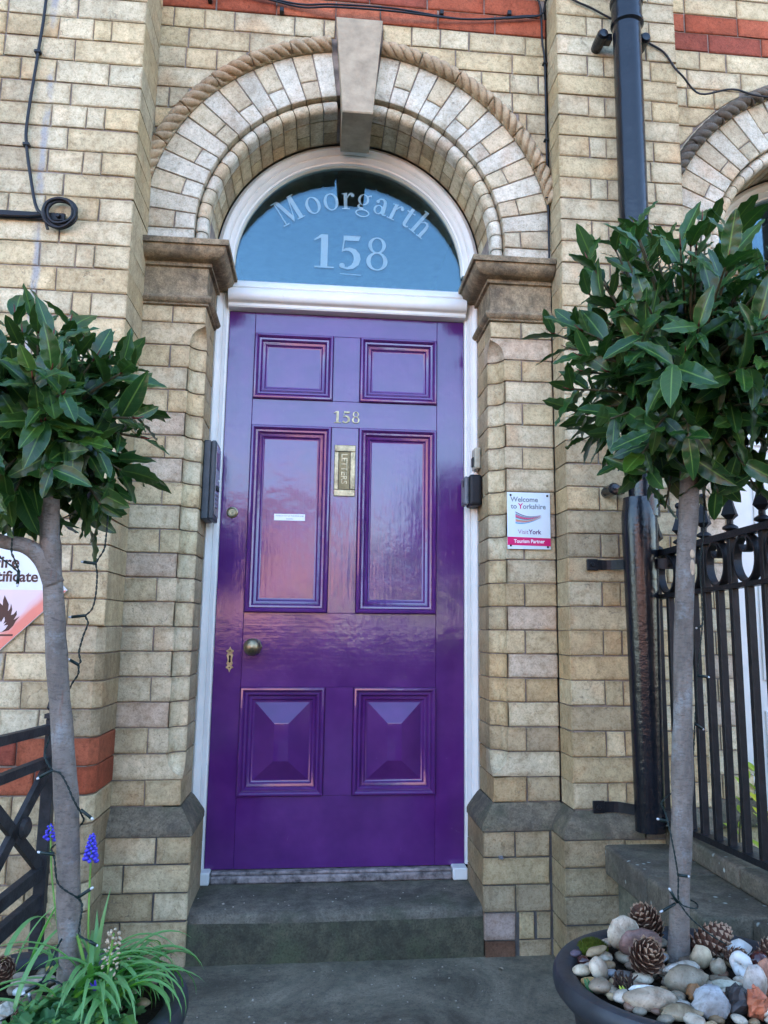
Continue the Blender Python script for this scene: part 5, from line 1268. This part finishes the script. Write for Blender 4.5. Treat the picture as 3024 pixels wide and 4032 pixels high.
# shells
def fan_shell(label, x, y, r_, rotz):
    V, F = [], []; n1, n2 = 6, 26
    for i in range(n1 + 1):
        for k in range(n2 + 1):
            a = radians(-70 + 140 * k / n2); q = r_ * i / n1
            V.append((q * sin(a), -q * cos(a) * .75, .30 * r_ * (1 - (i / n1) ** 2) + (.0016 * (k % 2) if i else 0)))
    for i in range(n1):
        for k in range(n2): p_ = i * (n2 + 1) + k; F.append((p_, p_ + 1, p_ + n2 + 2, p_ + n2 + 1))
    n0 = len(V); V2 = V + [(a, b, c - .002) for a, b, c in V]; F2 = F + [tuple(i + n0 for i in f)[::-1] for f in F]
    me = mkmesh('shell', (V2, F2), SHELL, False); o = kid('shell', me, None, (x, y, .462), (radians(50), radians(8), rotz)); return tag(o, label, 'shell', 'shells in the right pot')
SHELL = mat_plain('white_shell', (.62, .60, .56), .45, .12, 40, .2, 90, .001, .4, .15)
fan_shell('ribbed white fan shell at the back right of the right pot', .808, -1.175, .040, radians(10))
def whelk(label, x, y, s):
    V, F = [], []; rows = []
    for i in range(56):
        t = i / 55; a = t * 2 * pi * 2.6; rr = s * .50 * (1 - t) ** .9 + s * .02; tr_ = s * .44 * (1 - t) ** .85 + s * .03
        c_ = Vector((rr * cos(a), rr * sin(a), s * .95 * t)); row = []
        for k in range(10):
            p = 2 * pi * k / 10; e = Vector((cos(a), sin(a), 0)); row.append(c_ + (e * cos(p) + Vector((0, 0, 1)) * sin(p)) * tr_ * (1 + .06 * sin(a * 5)))
        rows.append(row)
    o = obj('whelk_shell', loft(rows, closed=True, caps=True), SHELL, None, smooth=True, origin=(0, 0, 0)); o.location = (x, y, .462); o.rotation_euler = (radians(-70), radians(25), radians(-60)); return tag(o, label, 'shell', 'shells in the right pot')
whelk('white spiral whelk shell next to the large conker', .752, -1.300, .030)
# dead stalks in the right pot
sk = []
for i in range(26):
    x, y = .500 + R.uniform(-.022, .022), -1.345 + R.uniform(-.012, .012); sk.append(tube([(x, y, .43), (x + R.uniform(-.006, .006), y, .45), (x + R.uniform(-.012, .012), y - .004, .463 + R.uniform(0, .012))], .0016, 4))
o = obj('dead_stalks', join(*sk), mat_plain('dead_stalk', (.05, .03, .022), .8)); tag(o, 'clump of dark cut-off dead stalks left of the mossy grey stone', 'plant stalks')
for lab, x, y, col in (('green and red shoot at the left front rim of the right pot', .440, -1.335, LEAFY), ('small yellow-green shoot beside the dead stalks', .495, -1.375, LIME)):
    sh = thing('shoot', lab, 'plant shoot', (x, y, .43))
    for i in range(3):
        me = leaf_mesh('leaf', col, L=.028, w=.14, wavy=.0, curl=.1, fold=.3, seed=i, n=5, k=2); kid('leaf', me, sh, (x + .004 * i - .004, y, .435), (radians(70 - 10 * i), radians(20 * i - 20), .4 * i))
# stones in the left pot
def ls(*a, **k): stone(*a, group=LP_, **k)
ls('white angular quartz stone at the left edge of the left pot', -.620, -1.356, .022, .020, (.60, .58, .52), 10, .006, sharp=.8)
ls('smooth flat brown stone at the foot of the left trunk', -.590, -1.315, .046, .028, (.22, .165, .13), 4, -.004, thick=.014)
ls('large beige boulder behind the drooping leaves of the left pot', -.402, -1.232, .036, .026, (.38, .34, .27), 0, .010, thick=.030)
ls('long pale flat stone left of the left trunk', -.609, -1.222, .042, .014, (.42, .38, .33), 8, .004, thick=.010)
ls('pale blue-white pebble in front of the long flat stone', -.622, -1.250, .021, .012, (.46, .49, .50), 0)
ls('small yellow pebble behind the left trunk', -.596, -1.165, .010, .009, (.50, .40, .12), 0, .006)
ls('pale broken stone behind the seed head in the left pot', -.468, -1.180, .026, .016, (.46, .42, .35), 0, .008, sharp=.7, thick=.02)
for (x, y) in ((-.50, -1.22), (-.54, -1.19), (-.56, -1.25), (-.65, -1.18), (-.63, -1.30), (-.66, -1.30), (-.57, -1.43), (-.61, -1.42), (-.64, -1.39), (-.55, -1.36), *[(-.582 + q * .2 * cos(a), -1.326 + q * .2 * sin(a)) for a, q in [(2.39996 * k, sqrt((k + .5) / 60)) for k in range(60)]]):
    stone('small plain pebble filling the gaps in the left pot', x, y, .014, .011, jit(R.choice((WG, BF, GR))), R.uniform(0, 180), group='small filler pebbles in the left pot')
# ---------------------------------------------------------------- grassy plants in the left pot
def blade(parent, base, ang, ln, droop, w, seed, mat=BLADE, name='leaf', lift=1.25):
    r = random.Random(seed); V, F, U = [], [], []; n_ = 14
    d = Vector((cos(ang), sin(ang), 0)); p = Vector(base); el = lift + r.uniform(-.2, .2); side = Vector((-sin(ang), cos(ang), 0)); sw = r.uniform(-.5, .5)
    for i in range(n_ + 1):
        t = i / n_; ww = w * (1 - t ** 3) * (.7 + .6 * min(1, t * 4)) ; e = el - droop * t ** 1.3
        up = Vector((0, 0, 1)) * cos(e) - d * sin(e)
        for s in (-1, 0, 1): V.append(p + side * (s * ww) + up * (abs(s) * ww * .5)); U.append((.5 + s * .5, t))
        p = p + (d * cos(e) + Vector((0, 0, 1)) * sin(e) + side * sw * .1 * t) * (ln / n_)
        if p.z < .36 and (Vector((p.x + .582, p.y + 1.326)).length < .28): p.z = .36
    for i in range(n_):
        for j in range(2): q = i * 3 + j; F.append((q, q + 1, q + 4, q + 3))
    o0 = Vector(base); me = mkmesh(name, ([v - o0 for v in V], F), mat, True); u = me.uv_layers.new(name='UVMap')
    for l_ in me.loops: u.data[l_.index].uv = U[l_.vertex_index]
    return kid(name, me, parent, o0)
gp = thing('hyacinth_clump', 'clump of long arching green leaves spilling over the right rim of the left pot', 'plant', (-.47, -1.30, .435))
for i in range(120):
    rr = random.Random(900 + i); ang = rr.gauss(-.45, 1.05); ln = rr.uniform(.11, .225)
    blade(gp, (-.475 + rr.uniform(-.05, .05), -1.315 + rr.uniform(-.06, .05), .432), ang, ln, rr.uniform(1.9, 3.5), rr.uniform(.0034, .0062), i)
for i, (ang, ln, dr_, w) in enumerate(((1.9, .16, .5, .005), (2.3, .14, 2.6, .004), (1.2, .20, .4, .0042), (.6, .21, 2.8, .0045), (-.1, .24, 2.6, .0045), (3.6, .25, 1.6, .004), (2.9, .20, 1.6, .004))):
    blade(gp, (-.48, -1.30, .432), ang, ln, dr_, w, 50 + i, lift=1.4)
g2 = thing('hyacinth_clump', 'few upright and bent green leaves at the back left of the left pot', 'plant', (-.66, -1.15, .435))
for i, (x, y, ang, ln, dr_, w, lf) in enumerate(((-.640, -1.17, .2, .165, .25, .0085, 1.48), (-.690, -1.16, 1.2, .20, 2.6, .005, 1.5), (-.67, -1.15, 0.5, .15, .9, .0035, 1.25), (-.67, -1.16, .1, .18, 1.0, .003, .9), (-.705, -1.20, 2.0, .15, 1.4, .005, 1.4), (-.61, -1.16, .9, .07, .8, .003, 1.2), (-.60, -1.15, 2.0, .06, .8, .003, 1.2))):
    blade(g2, (x, y, .432), ang, ln, dr_, w, 200 + i, lift=lf)
for i, (x, y, ang, ln, dr_, w) in enumerate(((-.72, -1.28, -.05, .22, .9, .004), (-.71, -1.31, -.2, .16, 1.0, .005), (-.60, -1.36, 1.1, .20, 1.5, .0045), (-.57, -1.37, 1.3, .18, 1.6, .004))):
    blade(g2, (x, y, .435), ang, ln, dr_, w, 300 + i, lift=.45 if i < 2 else 1.15)
# low lobed leaves
lc = thing('anemone_plant', 'low clump of small lobed green leaves with one violet flower at the left pot front', 'plant', (-.50, -1.40, .44))
def lobed(seed):
    r = random.Random(seed); pts = []; n_ = 26
    for i in range(n_):
        a = 2 * pi * i / n_; q = .55 + .45 * abs(sin(a * 2.5 + .3)) ** .6 + r.uniform(-.08, .08); pts.append((q * cos(a), q * sin(a)))
    V = [(0, 0, 0)] + [(x, y, .12 * (x * x + y * y) + .05 * r.uniform(-1, 1)) for x, y in pts]; F = [(0, 1 + i, 1 + (i + 1) % n_) for i in range(n_)]
    me = mkmesh('leaf', (V, F), LEAFY, True); u = me.uv_layers.new(name='UVMap')
    for l_ in me.loops: v = V[l_.vertex_index]; u.data[l_.index].uv = (.5 + v[0] * .3, .5 + v[1] * .3)
    return me
LB = [lobed(i) for i in range(5)]
for i in range(95):
    rr = random.Random(400 + i); a = rr.uniform(0, 2 * pi); q = sqrt(rr.random()); x = -.505 + .085 * q * cos(a); y = -1.415 + .055 * q * sin(a); s = rr.uniform(.013, .024)
    kid('leaf', LB[i % 5], lc, (x, y, .452 + rr.uniform(0, .022)), (radians(rr.uniform(-5, 50)), radians(rr.uniform(-25, 25)), rr.uniform(0, 6)), None, (s, s, s))
for i in range(40):
    rr = random.Random(700 + i); s = rr.uniform(.010, .019)
    kid('leaf', LB[i % 5], lc, (-.43 + rr.uniform(-.05, .05), -1.40 + rr.uniform(-.06, .06), .446 + rr.uniform(0, .018)), (radians(rr.uniform(-5, 50)), radians(rr.uniform(-25, 25)), rr.uniform(0, 6)), None, (s, s, s))
fl_ = thing('anemone_flower', 'small open violet-blue flower above the lobed leaves', 'flower', (-.455, -1.39, .49))
obj('stem', tube([(-.458, -1.392, .44), (-.455, -1.391, .489)], .0012, 5), STEM, fl_)
pm_ = leaf_mesh('petal', ANEM, L=.021, w=.17, wavy=0, curl=-.1, fold=.1, seed=1, n=6, k=2)
for i in range(11): kid('petal', pm_, fl_, (-.455, -1.391, .489), (radians(38 + 12 * (i % 2)), 0, 2 * pi * i / 11))
def hyacinth(label, base, mid, top, nfl, s):
    t = thing('grape_hyacinth', label, 'flower', base, 'grape hyacinths in the left pot')
    P = smoothpath([base, mid, top], 8); obj('stem', tube(P, .0019, 6), STEM, t, smooth=True)
    fm_ = mkmesh('floret', lathe([(0, -.5), (.28, -.42), (.46, -.1), (.42, .25), (.26, .46), (.30, .55), (.12, .5)], (0, 0, 0), 8), MUSC, True)
    T = Vector(top); B = Vector(top) - Vector((0, 0, s))
    for i in range(nfl):
        u = i / (nfl - 1); a = i * 2.39996; r_ = .0105 * (1 - .72 * u) + .001; p = B.lerp(T, u) + Vector((cos(a) * r_, sin(a) * r_, 0)); q = .0085 * (1 - .45 * u)
        kid('floret', fm_, t, p, (radians(70 - 60 * u + 40), 0, a - pi / 2), None, (q, q, q))
    return t
hyacinth('blue grape hyacinth on a tall bent stem right of the left trunk', (-.485, -1.30, .44), (-.498, -1.30, .57), (-.502, -1.30, .726), 46, .046)
hyacinth('blue grape hyacinth half hidden behind the left trunk', (-.60, -1.08, .44), (-.635, -1.06, .58), (-.650, -1.05, .69), 20, .03)
sd2 = thing('seed_head', 'dry straw-coloured flower head on a stem among the left pot leaves', 'flower', (-.44, -1.36, .44))
obj('stem', tube(smoothpath([(-.450, -1.36, .44), (-.444, -1.362, .52), (-.438, -1.365, .575)], 5), .0018, 6), STEM, sd2)
cm_ = mkmesh('seed_capsule', lathe([(0, -.5), (.3, -.3), (.42, 0), (.3, .35), (0, .5)], (0, 0, 0), 6), STRAW, True)
for i in range(42):
    u = i / 41; a = i * 2.39996; r_ = .014 * (1 - .3 * u); q = .0052 if u < .7 else .0065
    kid('seed_capsule', cm_, sd2, (-.444 + .008 * u + r_ * cos(a), -1.364 + r_ * sin(a), .50 + .08 * u), (a, u * 3, 0), None, (q, q, q * 1.5))
st2 = thing('cut_stem', 'short thick green cut stem leaning beside the left trunk', 'plant stem', (-.49, -1.31, .44))
obj('stem', tube([(-.478, -1.31, .44), (-.492, -1.312, .49), (-.512, -1.314, .556)], .0032, 7), STEM, st2)
# ---------------------------------------------------------------- fairy lights
def wire(parent, pts, rw=.0011, tw=.0012, name='wire'):
    P = smoothpath(pts, 14); s = 0; A, B = [], []
    for i, p in enumerate(P):
        if i: s += (p - P[i - 1]).length
        a = s / .011 * 2 * pi * .5; o_ = Vector((cos(a), sin(a), .3 * sin(a))) * tw; A.append(p + o_); B.append(p - o_)
    return obj(name, join(tube(A, rw, 5), tube(B, rw, 5)), GREENW, parent, smooth=True)
def bulb(parent, a, b):
    A, B = Vector(a), Vector(b); d = (B - A)
    o = obj('bulb_holder', tube([A, A + d * .3, A + d * .82], .0031, 8), GREENW, parent, smooth=True)
    obj('bulb', tube([A + d * .80, A + d * .95, A + d * 1.0], lambda t: .0024 if t < .6 else .0012, 8), BULBT, o, smooth=True)
fr_ = thing('fairy_lights', 'dark green fairy light wire hanging from the right bay tree and wound round its trunk', 'fairy lights', (.75, -1.2, .5), 'fairy lights on the bay trees')
wire(fr_, [(.80, -1.18, 1.52), (.791, -1.17, 1.428), (.787, -1.17, 1.37), (.781, -1.17, 1.314), (.772, -1.17, 1.259), (.772, -1.17, 1.177), (.770, -1.17, 1.122), (.753, -1.17, 1.014), (.743, -1.168, .909), (.732, -1.165, .818), (.70, -1.155, .77), (.66, -1.17, .745), (.652, -1.205, .728), (.655, -1.222, .687), (.664, -1.228, .612), (.664, -1.230, .56), (.700, -1.226, .545), (.712, -1.20, .548), (.69, -1.168, .552), (.664, -1.19, .555), (.662, -1.224, .560), (.684, -1.236, .530), (.725, -1.235, .497), (.757, -1.235, .478)])
for a, b in (((.770, -1.17, 1.124), (.752, -1.175, 1.118)), ((.753, -1.17, 1.014), (.781, -1.172, 1.010)), ((.743, -1.17, .909), (.762, -1.172, .896)), ((.664, -1.230, .612), (.684, -1.240, .611)), ((.660, -1.228, .558), (.638, -1.240, .590)), ((.655, -1.229, .556), (.617, -1.240, .544)), ((.660, -1.20, .711), (.632, -1.205, .718))): bulb(fr_, a, b)
fl2 = thing('fairy_lights', 'dark green fairy light wire hanging from the left bay tree and wound round its trunk', 'fairy lights', (-.55, -1.28, .5), 'fairy lights on the bay trees')
wire(fl2, [(-.525, -1.25, 1.36), (-.527, -1.25, 1.283), (-.530, -1.25, 1.261), (-.542, -1.25, 1.236), (-.539, -1.25, 1.213), (-.539, -1.25, 1.171), (-.544, -1.25, 1.144), (-.555, -1.25, 1.13), (-.550, -1.25, 1.116), (-.557, -1.25, 1.092), (-.563, -1.25, 1.06), (-.559, -1.25, 1.041), (-.562, -1.25, 1.034), (-.562, -1.25, 1.016), (-.573, -1.25, .996), (-.59, -1.252, .95), (-.600, -1.27, .90), (-.598, -1.30, .87), (-.580, -1.310, .845), (-.565, -1.312, .839), (-.551, -1.312, .819), (-.539, -1.312, .795), (-.531, -1.308, .779), (-.524, -1.298, .762), (-.53, -1.262, .74), (-.56, -1.25, .71), (-.578, -1.28, .70), (-.565, -1.308, .690), (-.556, -1.311, .649), (-.540, -1.312, .633), (-.522, -1.306, .620), (-.512, -1.30, .606), (-.509, -1.312, .59), (-.510, -1.315, .559), (-.495, -1.318, .55), (-.481, -1.32, .543)])
for a, b in (((-.542, -1.25, 1.235), (-.572, -1.252, 1.238)), ((-.555, -1.25, 1.131), (-.588, -1.252, 1.127)), ((-.562, -1.25, 1.034), (-.583, -1.252, 1.046)), ((-.578, -1.312, .845), (-.605, -1.316, .829)), ((-.524, -1.306, .772), (-.498, -1.315, .756)), ((-.565, -1.310, .695), (-.594, -1.315, .701)), ((-.518, -1.308, .619), (-.490, -1.315, .638)), ((-.490, -1.32, .548), (-.474, -1.32, .539))): bulb(fl2, a, b)
fl3 = thing('fairy_lights', 'loose loop of fairy light wire dangling in front of the fire sign', 'fairy lights', (-.68, -1.31, 1.25), 'fairy lights on the bay trees')
wire(fl3, [(-.69, -1.30, 1.32), (-.687, -1.31, 1.256), (-.680, -1.31, 1.236), (-.670, -1.31, 1.212), (-.687, -1.31, 1.225), (-.707, -1.31, 1.239), (-.74, -1.31, 1.26)])
bulb(fl3, (-.670, -1.31, 1.214), (-.669, -1.314, 1.183))
fl4 = thing('fairy_lights', 'end of the fairy light wire on the stones at the foot of the left trunk', 'fairy lights', (-.56, -1.36, .48), 'fairy lights on the bay trees')
wire(fl4, [(-.540, -1.25, .56), (-.545, -1.31, .54), (-.549, -1.335, .515), (-.560, -1.345, .490), (-.545, -1.34, .492), (-.52, -1.34, .482), (-.50, -1.345, .476)])
for a, b in (((-.560, -1.345, .492), (-.588, -1.36, .478)), ((-.565, -1.375, .46), (-.570, -1.38, .488)), ((-.560, -1.385, .455), (-.578, -1.39, .468))): bulb(fl4, a, b)
# ---------------------------------------------------------------- lime shrub behind the railing
gs = thing('garden_shrub', 'lime green leafy shrub growing behind the right railing', 'shrub', (1.56, .0, GZ))
LV = [leaf_mesh('leaf', LIME, L=1, w=.27, wavy=.0, curl=.15, fold=.12, seed=i, n=6, k=2) for i in range(4)]
rr = random.Random(5)
for i in range(13):
    x, y = 1.52 + rr.uniform(-.17, .22), -.03 + rr.uniform(-.16, .14); h = rr.uniform(.38, .66) * (1 if abs(x - 1.54) < .16 else .8)
    P = smoothpath([(1.56 + (x - 1.56) * .5, y * .5, GZ), (x, y, GZ + h * .6), (x + rr.uniform(-.04, .04), y, GZ + h)], 5); obj('stem', tube(P, .003, 5), TWIG, gs)
    for k in range(17):
        t = .25 + .75 * k / 16; p = P[min(len(P) - 1, int(t * (len(P) - 1)))]; a = k * 2.4; s = rr.uniform(.035, .062)
        e = .25 + .7 * t; d = Vector((cos(a) * cos(e), sin(a) * cos(e), sin(e)))
        kid('leaf', LV[k % 4], gs, p + Vector((0, 0, .01 * (k % 3))), frame(d, Vector((0, 0, 1)) - d * .2 + Vector((0, -.3, 0))).to_euler(), None, (s, s, s))
# small leaves and chips on the path and coping
for i, (lab, x, y, z, s, m_) in enumerate((('tiny yellow fallen leaf on the path below the right plinth', .53, -.16, GZ + .004, .022, STRAW),)):
    me = leaf_mesh('fallen_leaf', m_, L=s, w=.3, wavy=.02, curl=.2, fold=.2, seed=3, n=5, k=2); tag(kid('fallen_leaf', me, None, (x, y, z), (.1, .1, .8)), lab, 'leaf')
gv = []
for i in range(130):
    x = R.uniform(-.48, .5); y = R.uniform(-.75, -.06) if i < 100 else R.uniform(.0, .22); z = GZ if i < 100 else .186; q = R.uniform(.0009, .0026) * (1.6 if i % 17 == 0 else 1)
    gv.append(xf(stone_vf(q * 1.3, q, q * .7, i), Matrix.Translation((x, y, z + q * .4))))
gr_ = obj('grit', join(*gv), mat_plain('pale_grit', (.34, .30, .24), .9, .5, 90), None, smooth=True); gr_['kind'] = 'stuff'; tag(gr_, 'scattered pale grit on the path and doorstep', 'grit')
for i, (x, z) in enumerate(((.548, .346),)):
    tag(obj('wall_plug', bbox(x - .007, x + .007, -.062, -.044, z - .004, z + .005, .001), GREYK, None), 'small grey plastic cable plug stuck in the right plinth joint', 'wall plug')
# ---------------------------------------------------------------- across the road, mirrored in the gloss paint and the glass
FACR = mat_plain('far_red_brick', (.60, .31, .23), .9, .25, 3, .5, 12, .01, .1, .3)
def far_house(x0, x1, y, eave, ridge, label):
    t = thing('terrace_house', label, 'house', ((x0 + x1) / 2, y, GZ), 'houses across the road')
    w = obj('wall', box(x0, x1, y - 8, y, -.2, eave), FACR, t)
    obj('roof', ([(x0 - .1, y + .3, eave), (x1 + .1, y + .3, eave), (x1 + .1, y - 8.3, eave), (x0 - .1, y - 8.3, eave), (x0 - .1, y - 4, ridge), (x1 + .1, y - 4, ridge)], [(0, 1, 5, 4), (2, 3, 4, 5), (0, 4, 3), (1, 2, 5)]), mat_plain('far_tile', (.26, .14, .10), .8), t)
    nx = max(2, int((x1 - x0) / 2.6))
    for i in range(nx):
        cx_ = x0 + (x1 - x0) * (i + .5) / nx
        for z0, z1 in ((1.0, 2.5), (3.5, 4.8)):
            if z1 > eave - .3: continue
            f = obj('window', bbox(cx_ - .55, cx_ + .55, y - .02, y + .06, z0, z1, .02), WHITE, t)
            obj('window_pane', box(cx_ - .46, cx_ + .46, y + .03, y + .07, z0 + .1, z1 - .1), mat_dark, t)
    obj('chimney', box(x1 - 1.2, x1 - .4, y - 4.5, y - 3.7, eave, ridge + 1.2), FACR, t)
mat_dark = flat('far_window', (.03, .035, .04), .1)
far_house(-13.5, -6.2, -29, 5.0, 6.8, 'red brick terrace house across the road, farthest to one side')
far_house(-6.1, .9, -29, 5.3, 6.9, 'red brick terrace house across the road straight behind the camera')
far_house(-24, -13.7, -29, 5.6, 7.6, 'added tall red brick terrace house across the road, blocking low sky at one end')  # outer terraces on both sides are added to block the bright low sky
far_house(-40, -24.2, -29, 6.2, 8.6, 'added long red brick terrace across the road, blocking low sky at the far end')
far_house(9, 22, -33, 6.0, 8.2, 'red brick terrace house across the road behind the dark trees')
far_house(22.3, 42, -30, 6.2, 8.6, 'added long red brick terrace across the road, blocking low sky past the dark trees')
HEDGE = mat_plain('far_foliage', (.035, .055, .02), .9, .8, 6, .8, 14, .05, .1, .5)
for j, (x, y, h, r_) in enumerate(((2.5, -26.5, 4.7, 1.6), (5.0, -27.5, 4.4, 1.9), (8.0, -26.5, 4.8, 2.4), (12.5, -27, 5.4, 2.8), (18, -27, 5.0, 3.0))):
    t = thing('street_tree', ('round dark tree across the road nearest the middle', 'broad low dark tree between the other two across the road', 'dark tree across the road right of the pair', 'tallest dark tree across the road', 'dark tree across the road at the far end of the row')[j], 'tree', (x, y, GZ), 'trees across the road')
    obj('trunk', tube([(x, y, 0), (x + .1, y, h * .6)], lambda t_: .16 - .06 * t_, 8), BARK, t)
    P = []
    for i in range(900):
        a, b, q = R.uniform(0, 2 * pi), R.uniform(-1, 1), R.random() ** .4; c_ = Vector((x + r_ * q * sqrt(1 - b * b) * cos(a), y + r_ * q * sqrt(1 - b * b) * sin(a), h * .62 + h * .36 * q * b)); s = .16
        u_ = Vector((R.uniform(-1, 1), R.uniform(-1, 1), R.uniform(-1, 1))).normalized(); v_ = u_.orthogonal().normalized()
        P.append(([c_ + u_ * s, c_ + v_ * s * .6, c_ - u_ * s, c_ - v_ * s * .6], [(0, 1, 2, 3)]))
    obj('crown', join(*P), HEDGE, t, fix=False)
gw = thing('hedge', 'dark clipped hedge along the front of the plot behind the camera', 'hedge', (0, -8.5, GZ))
P = []
for i in range(2600):
    c_ = Vector((R.uniform(-9, 9), -8.5 + R.uniform(-.28, .28), .1 + R.random() ** .6 * 1.06)); q = .07
    u_ = Vector((R.uniform(-1, 1), R.uniform(-1, 1), R.uniform(-1, 1))).normalized(); v_ = u_.orthogonal().normalized()
    P.append(([c_ + u_ * q, c_ + v_ * q * .6, c_ - u_ * q, c_ - v_ * q * .6], [(0, 1, 2, 3)]))
h_ = obj('hedge_leaves', join(*P), HEDGE, gw, fix=False); h_['kind'] = 'stuff'
obj('hedge_body', box(-9, 9, -8.72, -8.28, 0, 1.06), HEDGE, gw)
